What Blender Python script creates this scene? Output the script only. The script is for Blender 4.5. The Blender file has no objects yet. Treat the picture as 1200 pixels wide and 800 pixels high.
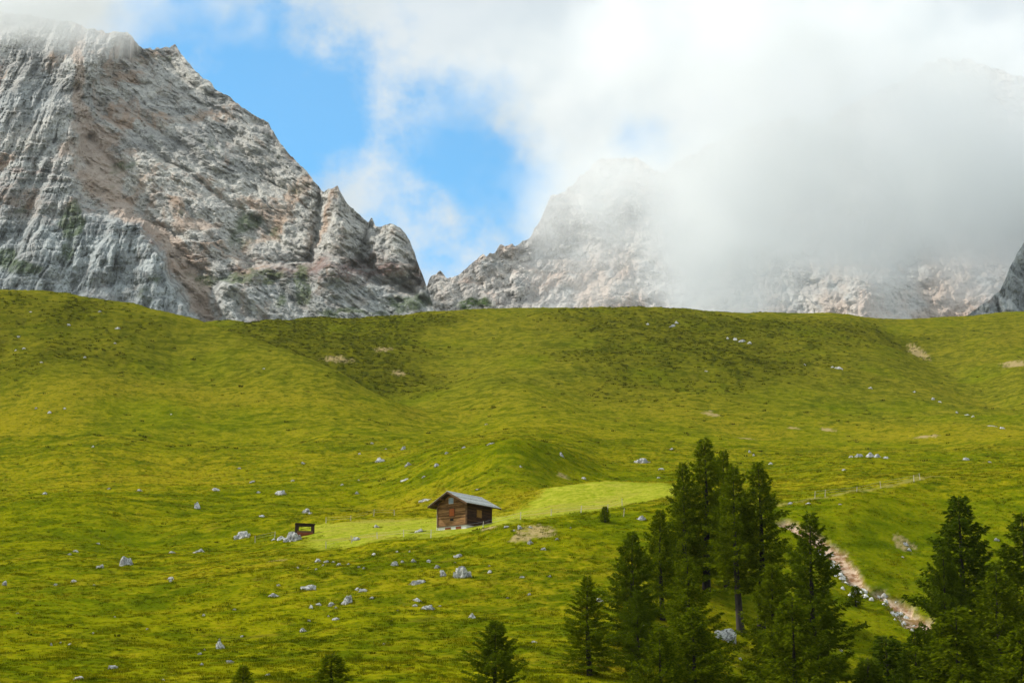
import bpy, bmesh, math, random
import numpy as np
from mathutils import Vector, Matrix, Euler

sc = bpy.context.scene
R = math.radians
# ------------------------------------------------------------------ camera
F = 2000.0                 # focal length in photo pixels (1200 wide)
P = R(13.7)                # camera tilts up
cam_d = bpy.data.cameras.new("camera")
cam_d.sensor_width = 36.0
cam_d.lens = 36.0 * F / 1200.0
cam_d.clip_start = 0.5
cam_d.clip_end = 20000
cam = bpy.data.objects.new("camera", cam_d)
sc.collection.objects.link(cam)
cam.location = (0, 0, 0)
cam.rotation_euler = (R(90) + P, 0, 0)
sc.camera = cam

# ------------------------------------------------------------------ sun, sky, exposure
SUN = Vector((-0.70, 0.20, 0.68)).normalized()      # towards the sun
SUN_EL = math.asin(SUN.z)
sun_d = bpy.data.lights.new("sun", 'SUN')
sun_d.energy = 4.9
sun_d.angle = R(1.2)
sun_d.color = (1.0, 0.95, 0.86)
sun = bpy.data.objects.new("sun", sun_d)
sc.collection.objects.link(sun)
sun.rotation_euler = SUN.to_track_quat('Z', 'Y').to_euler()
sun.location = (0, 0, 900)

sc.view_settings.view_transform = 'Standard'
sc.view_settings.look = 'None'
sc.view_settings.gamma = 1.0
sc.view_settings.use_curve_mapping = False
sc.view_settings.exposure = 0.06
sc.cycles.max_bounces = 18
sc.cycles.volume_bounces = 14
sc.cycles.transparent_max_bounces = 16
sc.cycles.volume_step_rate = 1.0
sc.cycles.volume_max_steps = 64
sc.cycles.diffuse_bounces = 2
sc.cycles.glossy_bounces = 2


def pix_dir(px, py):
    a = (px - 600.0) / F
    b = (400.0 - py) / F
    return np.array([a, math.cos(P) - b * math.sin(P), math.sin(P) + b * math.cos(P)])


def se(px, py):
    d = pix_dir(px, py)
    return d[0] / d[1], d[2] / d[1]


class NT:
    """small helper to write node trees"""
    def __init__(self, tree):
        self.t = tree
        self.n = tree.nodes
        self.l = tree.links

    def node(self, typ, **kw):
        n = self.n.new(typ)
        for k, v in kw.items():
            setattr(n, k, v)
        return n

    def put(self, sock, v):
        if v is None:
            return
        if isinstance(v, bpy.types.NodeSocket):
            self.l.new(v, sock)
        else:
            if sock.type == 'RGBA' and len(v) == 3:
                v = (*v, 1.0)
            sock.default_value = v

    def math(self, op, a, b=None, c=None, clamp=False):
        n = self.node('ShaderNodeMath', operation=op, use_clamp=clamp)
        self.put(n.inputs[0], a); self.put(n.inputs[1], b); self.put(n.inputs[2], c)
        return n.outputs[0]

    def vmath(self, op, a, b=None, s=None):
        n = self.node('ShaderNodeVectorMath', operation=op)
        self.put(n.inputs[0], a)
        if b is not None:
            self.put(n.inputs[1], b)
        if s is not None:
            self.put(n.inputs[3], s)
        return n.outputs['Value'] if op in ('DISTANCE', 'LENGTH', 'DOT_PRODUCT') else n.outputs[0]

    def noise(self, vec, scale, detail=4.0, rough=0.55, dist=0.0, typ='FBM', dim='3D'):
        n = self.node('ShaderNodeTexNoise', noise_type=typ, noise_dimensions=dim)
        self.put(n.inputs['Vector'], vec)
        n.inputs['Scale'].default_value = scale
        n.inputs['Detail'].default_value = detail
        n.inputs['Roughness'].default_value = rough
        n.inputs['Distortion'].default_value = dist
        return n.outputs['Fac']

    def ramp(self, fac, a, b, smooth=True, lo=0.0, hi=1.0):
        n = self.node('ShaderNodeMapRange', interpolation_type='SMOOTHSTEP' if smooth else 'LINEAR')
        self.put(n.inputs['Value'], fac)
        n.inputs['From Min'].default_value = a
        n.inputs['From Max'].default_value = b
        n.inputs['To Min'].default_value = lo
        n.inputs['To Max'].default_value = hi
        return n.outputs['Result']

    def mix(self, fac, a, b, blend='MIX'):
        n = self.node('ShaderNodeMix', data_type='RGBA', blend_type=blend)
        self.put(n.inputs['Factor'], fac)
        self.put(n.inputs['A'], a) if False else self.put(n.inputs[6], a)
        self.put(n.inputs[7], b)
        return n.outputs[2]

    def mapping(self, vec, scale=(1, 1, 1), rot=(0, 0, 0), loc=(0, 0, 0)):
        n = self.node('ShaderNodeMapping')
        self.put(n.inputs['Vector'], vec)
        n.inputs['Scale'].default_value = scale
        n.inputs['Rotation'].default_value = rot
        n.inputs['Location'].default_value = loc
        return n.outputs[0]

    def attr(self, name, typ='GEOMETRY'):
        return self.node('ShaderNodeAttribute', attribute_name=name, attribute_type=typ)


# world: Nishita sky with broken cloud
world = bpy.data.worlds.new("World")
sc.world = world
world.use_nodes = True
w = NT(world.node_tree)
w.n.clear()
sky = w.node('ShaderNodeTexSky', sky_type='NISHITA')
sky.sun_disc = False
sky.sun_elevation = SUN_EL
sky.sun_rotation = math.atan2(SUN.x, SUN.y)
sky.altitude = 2000
sky.air_density = 1.0
sky.dust_density = 0.3
sky.ozone_density = 1.6
tc = w.node('ShaderNodeTexCoord')
dirv = w.vmath('NORMALIZE', tc.outputs['Generated'])
big = w.noise(dirv, 5.0, 4, 0.55, 0.0)
fine = w.noise(w.mapping(dirv, (1, 1, 1.15), loc=(3.1, 1.7, 0.4)), 17.0, 8, 0.62, 0.0)


def blob(px, py, r0, r1):
    d = Vector(pix_dir(px, py)).normalized()
    dist = w.vmath('DISTANCE', dirv, tuple(d))
    return w.ramp(dist, r0, r1, lo=1.0, hi=0.0)


hole = None
for hx, hy, h1, hw in ((300, 95, 0.085, 1.0), (375, 140, 0.075, 1.0), (520, 150, 0.085, 1.0), (590, 205, 0.075, 1.0), (480, 235, 0.065, 0.72), (215, 20, 0.07, 0.75), (745, 165, 0.035, 0.45), (560, 265, 0.05, 0.35)):
    bb = blob(hx, hy, 0.0, h1)
    if hw < 1:
        bb = w.math('MULTIPLY', bb, hw)
    hole = bb if hole is None else w.math('MAXIMUM', hole, bb)
cl = w.math('ADD', w.math('MULTIPLY', big, 0.7), w.math('MULTIPLY', fine, 1.15))
cl = w.math('ADD', cl, 0.02)
cl = w.math('SUBTRACT', cl, w.math('MULTIPLY', hole, 0.60))
cmask = w.math('MULTIPLY_ADD', w.ramp(cl, 0.40, 0.86), 0.91, 0.09)
cden = w.noise(w.mapping(dirv, loc=(7.7, 2.2, 5.1)), 7.0, 4, 0.5, 0.0)
ccol = w.mix(w.ramp(cden, 0.36, 0.64), (5.7, 6.7, 7.3), (7.3, 8.0, 8.4))
skyc = w.mix(1.0, sky.outputs[0], (0.85, 2.06, 2.22), "MULTIPLY")
wcol = w.mix(cmask, skyc, ccol)
bg = w.node('ShaderNodeBackground')
w.put(bg.inputs['Color'], wcol)
bg.inputs['Strength'].default_value = 0.1
wo = w.node('ShaderNodeOutputWorld')
w.l.new(bg.outputs[0], wo.inputs['Surface'])

# ------------------------------------------------------------------ helpers
col = sc.collection


def tag(o, label=None, cat=None, group=None, kind=None):
    if label: o['label'] = label
    if cat: o['category'] = cat
    if group: o['group'] = group
    if kind: o['kind'] = kind
    return o


def link(name, me, parent=None, mat=None):
    o = bpy.data.objects.new(name, me)
    col.objects.link(o)
    if parent is not None:
        o.parent = parent
    if mat is not None and me is not None and not me.materials:
        me.materials.append(mat)
    return o


def empty(name, loc, rz=0.0):
    o = bpy.data.objects.new(name, None)
    o.empty_display_size = 0.3
    col.objects.link(o)
    o.location = loc
    o.rotation_euler = (0, 0, rz)
    return o


def np_mesh(name, verts, faces, smooth=True):
    """verts (n,3), faces (m,k) with one k"""
    me = bpy.data.meshes.new(name)
    verts = np.ascontiguousarray(verts, dtype=np.float32)
    faces = np.ascontiguousarray(faces, dtype=np.int32)
    n, (m, k) = len(verts), faces.shape
    me.vertices.add(n)
    me.vertices.foreach_set("co", verts.ravel())
    me.loops.add(m * k)
    me.loops.foreach_set("vertex_index", faces.ravel())
    me.polygons.add(m)
    me.polygons.foreach_set("loop_start", np.arange(0, m * k, k, dtype=np.int32))
    me.polygons.foreach_set("loop_total", np.full(m, k, dtype=np.int32))
    me.polygons.foreach_set("use_smooth", np.full(m, smooth, dtype=bool))
    me.update(calc_edges=True)
    return me


def set_attr(me, name, arr):
    a = me.attributes.new(name, 'FLOAT', 'POINT')
    a.data.foreach_set("value", np.ascontiguousarray(arr, dtype=np.float32).ravel())


def grid_faces(nr, nc):
    i = np.arange(nr * nc).reshape(nr, nc)
    return np.stack([i[:-1, :-1], i[:-1, 1:], i[1:, 1:], i[1:, :-1]], -1).reshape(-1, 4)


_rng = np.random.default_rng(7)
_perm = np.tile(_rng.permutation(256), 3).astype(np.int64)
_grad = _rng.normal(size=(256, 3))
_grad /= np.linalg.norm(_grad, axis=1, keepdims=True)
_grad = _grad.astype(np.float32)


def gnoise(x, y, z):
    """gradient noise about -0.7..0.7"""
    x, y, z = np.broadcast_arrays(np.asarray(x, np.float32), np.asarray(y, np.float32), np.asarray(z, np.float32))
    xi = np.floor(x).astype(np.int64); yi = np.floor(y).astype(np.int64); zi = np.floor(z).astype(np.int64)
    xf = x - xi; yf = y - yi; zf = z - zi
    u = xf * xf * xf * (xf * (xf * 6 - 15) + 10)
    v = yf * yf * yf * (yf * (yf * 6 - 15) + 10)
    ww = zf * zf * zf * (zf * (zf * 6 - 15) + 10)
    xi &= 255; yi &= 255; zi &= 255
    out = 0
    for dx in (0, 1):
        for dy in (0, 1):
            for dz in (0, 1):
                h = _perm[_perm[_perm[(xi + dx) & 255] + ((yi + dy) & 255)] + ((zi + dz) & 255)]
                g = _grad[h]
                dot = g[..., 0] * (xf - dx) + g[..., 1] * (yf - dy) + g[..., 2] * (zf - dz)
                wt = (u if dx else 1 - u) * (v if dy else 1 - v) * (ww if dz else 1 - ww)
                out = out + dot * wt
    return out


def fbm(x, y, z, oct=4, gain=0.5, lac=2.03):
    s, a = 0, 1.0
    for k in range(oct):
        s = s + a * gnoise(x + 17.3 * k, y - 9.1 * k, z + 5.7 * k)
        x, y, z = x * lac, y * lac, z * lac
        a *= gain
    return s


def ridged(x, y, z, oct=5, gain=0.55, lac=2.07):
    s, a, prev = 0, 1.0, 1.0
    for k in range(oct):
        n = 1 - np.abs(gnoise(x + 11.7 * k, y + 3.3 * k, z - 7.9 * k)) * 2.2
        n = np.clip(n, 0, 1) ** 2
        s = s + a * n * prev
        prev = np.clip(n * 1.6, 0, 1)
        x, y, z = x * lac, y * lac, z * lac
        a *= gain
    return s


def sstep(a, b, x):
    t = np.clip((x - a) / (b - a), 0, 1)
    return t * t * (3 - 2 * t)


# ------------------------------------------------------------------ terrain: control profiles (column pixel: distance, pixel row)
PROF = {
    -150: [(140, 800), (200, 720), (270, 650), (350, 590), (440, 540), (540, 465), (620, 395), (690, 345), (720, 342), (800, 365), (1000, 460)],
    0: [(140, 800), (190, 728), (250, 662), (320, 605), (420, 548), (520, 472), (600, 402), (655, 352), (690, 339.5), (730, 344), (900, 420), (1050, 520)],
    100: [(140, 800), (190, 728), (250, 660), (320, 600), (420, 540), (520, 470), (600, 405), (650, 362), (682, 346), (720, 352), (850, 400), (1050, 520)],
    160: [(140, 800), (190, 728), (232, 678), (262, 655), (320, 608), (420, 545), (520, 478), (600, 415), (668, 358.5), (710, 366), (850, 395), (1050, 510)],
    200: [(140, 800), (190, 728), (236, 672), (262, 652), (320, 608), (420, 545), (520, 478), (600, 420), (660, 369.5), (700, 378), (850, 385), (1050, 500)],
    250: [(140, 800), (190, 725), (236, 664), (262, 648), (320, 605), (420, 545), (520, 485), (600, 425), (650, 380), (688, 392), (800, 383), (850, 376), (900, 384), (1050, 490)],
    300: [(140, 800), (190, 722), (236, 658), (262, 643), (320, 600), (420, 545), (520, 485), (590, 430), (630, 397), (665, 413), (760, 390), (850, 376), (900, 383), (1050, 480)],
    350: [(140, 800), (190, 718), (230, 660), (255, 637), (268, 628), (300, 612), (380, 562), (470, 512), (560, 450), (612, 414), (648, 429), (750, 394), (855, 375.5), (905, 382), (1050, 480)],
    400: [(140, 800), (190, 715), (228, 659), (250, 640), (262, 628), (280, 614), (320, 600), (380, 560), (480, 505), (550, 462), (592, 435), (628, 449), (720, 408), (800, 384), (858, 374), (905, 381), (1050, 480)],
    450: [(140, 800), (190, 713), (228, 652), (250, 631), (265, 621), (290, 610), (330, 592), (390, 552), (480, 510), (540, 478), (575, 463), (610, 474), (700, 425), (800, 382), (862, 371.5), (910, 380), (1050, 480)],
    500: [(140, 800), (190, 713), (228, 650), (244, 629), (258, 621), (280, 612), (320, 585), (355, 548), (400, 533), (480, 510), (530, 492), (560, 486), (600, 478), (700, 435), (800, 386), (868, 365.5), (910, 375), (1050, 480)],
    545: [(140, 800), (190, 713), (225, 650), (241, 625), (256, 617), (275, 609), (310, 583), (345, 538), (370, 527), (420, 522), (480, 510), (540, 493), (620, 462), (720, 420), (810, 380), (870, 362.5), (910, 372), (1050, 480)],
    600: [(140, 800), (190, 712), (225, 642), (243, 611), (256, 607), (275, 603), (305, 578), (335, 532), (352, 517), (380, 521), (430, 514), (500, 496), (600, 458), (720, 412), (820, 375), (872, 361), (915, 370), (1050, 480)],
    650: [(140, 800), (190, 710), (225, 638), (247, 606), (258, 601), (278, 588), (298, 573), (315, 575), (345, 545), (362, 524), (390, 524), (450, 511), (520, 492), (620, 452), (730, 408), (820, 375), (875, 361), (915, 370), (1050, 480)],
    700: [(140, 805), (190, 708), (225, 636), (250, 601), (262, 596), (282, 578), (300, 566), (320, 568), (360, 553), (400, 538), (450, 520), (520, 496), (620, 454), (730, 408), (820, 376), (878, 361), (915, 370), (1050, 480)],
    770: [(140, 815), (190, 712), (225, 638), (252, 594), (265, 583), (285, 569), (303, 564.5), (330, 566), (370, 553), (420, 535), (520, 500), (620, 458), (730, 412), (830, 376), (882, 362.5), (920, 371), (1050, 480)],
    850: [(140, 840), (190, 735), (220, 668), (248, 600), (262, 585), (285, 572), (320, 567), (370, 555), (430, 537), (520, 506), (630, 460), (740, 414), (840, 378), (890, 366), (930, 374), (1050, 480)],
    920: [(140, 860), (190, 760), (220, 680), (248, 606), (260, 588), (280, 579), (320, 570), (370, 557), (430, 540), (520, 510), (630, 464), (740, 420), (850, 380), (900, 366.5), (940, 374), (1050, 480)],
    1000: [(140, 890), (190, 785), (220, 700), (245, 630), (266, 578), (285, 571), (320, 563), (380, 548), (440, 530), (520, 510), (640, 464), (740, 423), (850, 384), (910, 367), (945, 374), (1050, 480)],
    1060: [(140, 900), (190, 800), (220, 715), (245, 645), (270, 583), (288, 563.5), (320, 560), (380, 546), (440, 530), (520, 510), (640, 472), (740, 434), (840, 400), (920, 373), (955, 379), (1050, 480)],
    1100: [(140, 900), (190, 805), (220, 722), (245, 650), (270, 590), (290, 561), (320, 558), (380, 545), (440, 530), (520, 508), (640, 474), (740, 440), (840, 404), (930, 371), (965, 378), (1050, 480)],
    1200: [(140, 900), (190, 805), (220, 722), (245, 650), (270, 588), (295, 556), (330, 549), (380, 540), (440, 525), (520, 502), (640, 466), (740, 436), (840, 398), (940, 365), (975, 372), (1050, 480)],
    1350: [(140, 900), (190, 805), (220, 722), (245, 650), (270, 588), (295, 556), (330, 545), (380, 535), (440, 520), (520, 495), (640, 455), (740, 425), (840, 390), (950, 358), (985, 366), (1050, 480)],
}
cp = []
for px, lst in PROF.items():
    for d, py in lst:
        s_, e_ = se(px, py)
        cp.append((s_, math.log(d), e_))
    s_, _ = se(px, 400)
    cp.append((s_, math.log(90), 0.002 if px < 800 else -0.03))
    cp.append((s_, math.log(50), -0.05))
    cp.append((s_, math.log(22), -0.08))
    cp.append((s_, math.log(1500), 0.02))
cp = np.array(cp, np.float64)
KS = 2.6                                        # s axis scaled against log d


def _kern(r2):
    return np.where(r2 > 1e-12, r2 * np.log(r2 + 1e-12), 0.0)


A_ = np.stack([cp[:, 0] * KS, cp[:, 1]], 1)
n_ = len(A_)
K_ = _kern(((A_[:, None, :] - A_[None]) ** 2).sum(-1)) + np.eye(n_) * 2e-6
Q_ = np.concatenate([np.ones((n_, 1)), A_], 1)
M_ = np.zeros((n_ + 3, n_ + 3))
M_[:n_, :n_] = K_; M_[:n_, n_:] = Q_; M_[n_:, :n_] = Q_.T
W_ = np.linalg.solve(M_, np.concatenate([cp[:, 2], np.zeros(3)]))
_C = A_.astype(np.float32); _W = W_[:n_].astype(np.float32); _B = W_[n_:]


def elev(s, ld):
    """tan of elevation seen from the camera station, thin plate through the profiles"""
    s = np.asarray(s, np.float32).ravel(); ld = np.asarray(ld, np.float32).ravel()
    out = np.empty(len(s), np.float64)
    for i in range(0, len(s), 20000):
        a = s[i:i + 20000, None] * np.float32(KS) - _C[None, :, 0]
        b = ld[i:i + 20000, None] - _C[None, :, 1]
        r2 = a * a + b * b + np.float32(1e-12)
        out[i:i + 20000] = (r2 * np.log(r2)) @ _W
    return out + _B[0] + _B[1] * s * KS + _B[2] * ld


# masks in world space --------------------------------------------------------
def seg_dist(x, y, pts):
    best = np.full(np.shape(x), 1e9)
    tt = np.zeros(np.shape(x))
    for k in range(len(pts) - 1):
        ax, ay = pts[k]; bx, by = pts[k + 1]
        vx, vy = bx - ax, by - ay
        t = np.clip(((x - ax) * vx + (y - ay) * vy) / (vx * vx + vy * vy), 0, 1)
        d = np.hypot(x - ax - t * vx, y - ay - t * vy)
        m = d < best
        best = np.where(m, d, best); tt = np.where(m, k + t, tt)
    return best, tt


def in_poly(x, y, poly):
    c = np.zeros(np.shape(x), bool)
    j = len(poly) - 1
    for i in range(len(poly)):
        xi, yi = poly[i]; xj, yj = poly[j]
        c ^= ((yi > y) != (yj > y)) & (x < (xj - xi) * (y - yi) / (yj - yi + 1e-9) + xi)
        j = i
    return c


def base_hit(px, py, dmin=110.0, dmax=980.0):
    """first place where the ray through a pixel of the photograph meets the smooth ground: (x, y)"""
    s, e = se(px, py)
    d = np.geomspace(dmin, dmax, 700)
    el = elev(np.full(700, s), np.log(d))
    k = int(np.argmax(el >= e))
    if el[k] < e:
        k = int(np.argmax(el))
    elif k > 0:
        f = (e - el[k - 1]) / max(el[k] - el[k - 1], 1e-9)
        return s * (d[k - 1] + f * (d[k] - d[k - 1])), d[k - 1] + f * (d[k] - d[k - 1])
    return s * d[k], d[k]


MEADOW_PX = [[(356, 640), (352, 616), (395, 612), (440, 611), (500, 608), (560, 604), (605, 600), (650, 573), (700, 567), (775, 566), (800, 568), (800, 577), (740, 588), (690, 601), (600, 611), (560, 618), (470, 627), (410, 640)]]
MEADOW = [[base_hit(a, b) for a, b in poly] for poly in MEADOW_PX]
SCAR_PX = [(905, 604), (925, 612), (940, 618), (958, 628), (975, 640), (985, 655), (1000, 676), (1020, 690), (1045, 702), (1062, 715), (1075, 735)]
SCAR = [base_hit(a, b, 110, 275) for a, b in SCAR_PX]
TRAIL = [base_hit(a, b) for a, b in [(905, 591), (940, 585), (985, 578), (1030, 570), (1070, 564), (1110, 558)]]
CREASE = [base_hit(a, b) for a, b in [(1032, 371), (1050, 388), (1072, 406), (1105, 425), (1142, 445), (1200, 478)]]


# knolls and hollows: pixel column, distance, half widths, height in metres
FORMS = [((px_ - 600) / F / math.cos(P) * d__, d__, a_, b_, h_) for px_, d__, a_, b_, h_ in (
    (600, 352, 17, 14, 0.3), (640, 372, 14, 16, 0.3), (655, 352, 9, 14, -0.3), (715, 296, 20, 9, 1.1), (522, 247.5, 7, 4, -0.9), (540, 262, 12, 8, -0.5),
    (395, 268, 8, 5, 0.5), (300, 300, 22, 12, 1.3), (120, 330, 26, 14, 1.5), (210, 290, 18, 9, -1.2), (60, 420, 34, 18, 2.0), (330, 430, 30, 16, 1.6), (250, 470, 26, 16, -2.0),
    (470, 330, 16, 10, -1.4), (420, 215, 12, 8, 0.9), (250, 215, 16, 8, 1.0), (560, 205, 10, 8, 0.8), (330, 180, 9, 7, -0.8), (860, 520, 40, 20, -2.0), (720, 620, 26, 40, -3.0), (560, 640, 20, 40, 2.6), (840, 700, 30, 40, 3.0), (960, 640, 26, 40, -3.0),
    (1100, 420, 26, 14, 1.5), (960, 400, 30, 14, 1.2), (1170, 330, 16, 10, 1.0))]


def heath_mask(x, y):
    wx = fbm(x / 45, y / 60, 5.3, 4, 0.6); wy = fbm(x / 45, y / 60, 15.3, 4, 0.6)
    s = x / y + 0.045 * wx
    y = y + 45 * wy
    # dark dwarf-shrub slope behind the left spur and below the crest on the right
    m1 = sstep(600, 660, y) * sstep(885, 845, y) * sstep(-0.20, -0.14, s) * sstep(-0.02, -0.085, s)
    m2 = sstep(540, 720, y) * sstep(895, 845, y) * sstep(-0.01, 0.08, s) * sstep(0.26, 0.14, s + (y - 780) * -0.0004)
    m3 = sstep(540, 600, y) * sstep(-0.20, -0.27, s) * sstep(700, 660, y) * 0.7
    n = fbm(x / 16, y / 24, 0.3, 4, 0.6)
    return np.clip(np.maximum(np.maximum(m1 * 1.35, m2), m3) * (0.88 + 1.0 * n), 0, 1)  # extra shrub weight on the left slope also paints in its shade


def ground_parts(x, y):
    """height and masks at world x, y (arrays)"""
    x = np.asarray(x, np.float64); y = np.asarray(y, np.float64)
    shp = x.shape
    xr, yr = x.ravel(), y.ravel()
    z = elev(xr / yr, np.log(yr)) * yr
    mead = np.zeros(len(xr))
    for poly in MEADOW:
        jx = 2.6 * fbm(xr / 4, yr / 5, 1.5, 4, 0.65); jy = 4.2 * fbm(xr / 4, yr / 5, 7.5, 4, 0.65)
        acc = 0
        for ox, oy in ((-1.4, -1.6), (1.2, -.6), (-.9, 1.2), (1.1, 2.2), (0, 0)):
            acc = acc + in_poly(xr + jx + ox, yr + jy + oy, poly)
        mead = np.maximum(mead, acc / 5.0)
    hth = heath_mask(xr, yr)
    sd, st = seg_dist(xr, yr, SCAR)
    wid = 1.6 + 1.2 * np.abs(gnoise(st * 1.7, 0.5, 0.5)) * 2
    gap = sstep(-0.42, -0.12, gnoise(st * 1.25 + 0.4, 2.5, 0.5))
    scar = sstep(1.2, 0.6, sd / wid + 0.9 * fbm(xr / 2.2, yr / 3.4, 3.3, 4, 0.6)) * gap
    trd, _ = seg_dist(xr, yr, TRAIL)
    trail = sstep(1.3, 0.3, trd + 1.3 * fbm(xr / 2.2, yr / 3.2, 9.1, 4, 0.6)) * 0.5
    crd, _ = seg_dist(xr, yr, CREASE)
    rough = 1 - 0.8 * mead
    # swells, hummocks, tussocks
    z = z + 2.1 * fbm(xr / 42, yr / 75, 0.7, 3, 0.45) * np.clip(yr / 420, 0.25, 1.7) * sstep(1000, 780, yr)
    z = z + 1.1 * gnoise((xr * .8 + yr * .5) / 13, (yr * .8 - xr * .5) / 60, 9.7) * sstep(470, 600, yr) * sstep(960, 800, yr)
    ter = gnoise(xr / 60, yr / 9.0, 4.4) * (0.35 + 0.5 * sstep(400, 560, yr)) + gnoise(xr / 24, yr / 4.5, 8.4) * 0.24
    z = z + ter * rough * np.clip(yr / 350, 0.6, 2.0)
    z = z + rough * 0.34 * fbm(xr / 5.5, yr / 6.5, 2.2, 3)
    z = z + rough * 0.20 * np.clip(fbm(xr / 1.7, yr / 2.2, 5.2, 2), -0.2, 1) * np.clip(yr / 250, 0.8, 2.4)
    z = z + hth * 0.55 * np.clip(fbm(xr / 3.2, yr / 5.0, 6.6, 3) + 0.1, 0, 1) * 2.2
    z = z - 3.0 * np.exp(-(crd / 14.0) ** 2)
    for bx_, by_, rx_, ry_, hh_ in FORMS:
        z = z + hh_ * np.exp(-((xr - bx_) / rx_) ** 2 - ((yr - by_) / ry_) ** 2)
    cliff = np.clip(1 - sd / 3.5, 0, 1)
    z = z - 0.9 * scar - 0.5 * cliff
    return (z.reshape(shp), mead.reshape(shp), hth.reshape(shp), scar.reshape(shp), trail.reshape(shp))


def gz(x, y):
    return float(ground_parts(np.array([x]), np.array([y]))[0][0])


def place(px, py, dmin=110.0, dmax=980.0):
    x, y = base_hit(px, py, dmin, dmax)
    return Vector((x, y, gz(x, y)))


s_dense = np.linspace(-0.335, 0.335, 760)
s_out = np.geomspace(0.336, 0.9, 26)
S = np.concatenate([-s_out[::-1], s_dense, s_out])
D = np.concatenate([np.geomspace(6, 118, 40)[:-1], np.geomspace(118, 930, 640), np.geomspace(940, 1500, 28)])
SS, DD = np.meshgrid(S, D)
SE_ = np.clip(SS, -0.42, 0.42)
XX, YY = SS * DD, DD
ZZ, MD, HT, SCR, TRL = ground_parts(XX, YY)
# beyond the profiles sideways the slope just carries on
far_side = np.abs(SS) > 0.42
if far_side.any():
    zb = elev(SE_[far_side], np.log(YY[far_side])) * YY[far_side]
    ZZ[far_side] = zb
# bare earth patches: pixel of the photograph, half width and half length in metres
BARE = [(628, 624, 2.6, 4.5), (612, 632, 1.6, 2.2), (833, 482, 3.0, 7), (930, 497, 2.2, 5), (970, 498, 2.2, 5), (873, 508, 3.0, 5), (1085, 511, 4.0, 4), (1190, 428, 6.0, 12), (1075, 404, 4, 14), (325, 655, 1.2, 2),
        (450, 410, 4, 6), (468, 438, 3, 4), (395, 420, 6, 5), (660, 555, 1.2, 3), (1060, 638, 1.4, 3), (575, 618, 1.2, 2)]
BR = np.zeros_like(ZZ)
for px_, py_, rx_, ry_ in BARE:
    bx_, by_ = base_hit(px_, py_)
    q_ = ((XX - bx_) / rx_) ** 2 + ((YY - by_) / ry_) ** 2
    nz_ = np.zeros_like(ZZ); mk_ = q_ < 6
    nz_[mk_] = fbm(XX[mk_] / 1.4, YY[mk_] / 2.2, 6.1, 4, 0.6)
    BR = np.maximum(BR, sstep(1.3, 0.2, q_ + 1.9 * nz_) * 0.8)
gmesh = np_mesh("hillside", np.stack([XX, YY, ZZ], -1).reshape(-1, 3), grid_faces(len(D), len(S)))
LU = sstep(180, 205, YY) * sstep(284, 262, YY + 22 * fbm(XX / 18, YY / 25, 3.1, 3)) * sstep(0.135, 0.165, SS + 0.02 * fbm(XX / 12, YY / 18, 8.1, 3))
LU = np.maximum(LU, 0.5 * np.exp(-((XX - 6) / 26) ** 2 - ((YY - 345) / 30) ** 2))  # knoll: darker green painted in for its flank turned from the sun
LU = np.clip(np.maximum(LU, 2.2 * fbm(XX / 42, YY / 60, 31.0, 4) - 0.12), 0, 1)
set_attr(gmesh, "lush_shade", LU); set_attr(gmesh, "bare", BR); set_attr(gmesh, "meadow", MD); set_attr(gmesh, "heath", HT); set_attr(gmesh, "scar", SCR); set_attr(gmesh, "trail", TRL)


# ------------------------------------------------------------------ materials
def new_mat(name):
    m = bpy.data.materials.new(name)
    m.use_nodes = True
    t = NT(m.node_tree)
    t.n.clear()
    out = t.node('ShaderNodeOutputMaterial')
    return m, t, out


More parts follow.
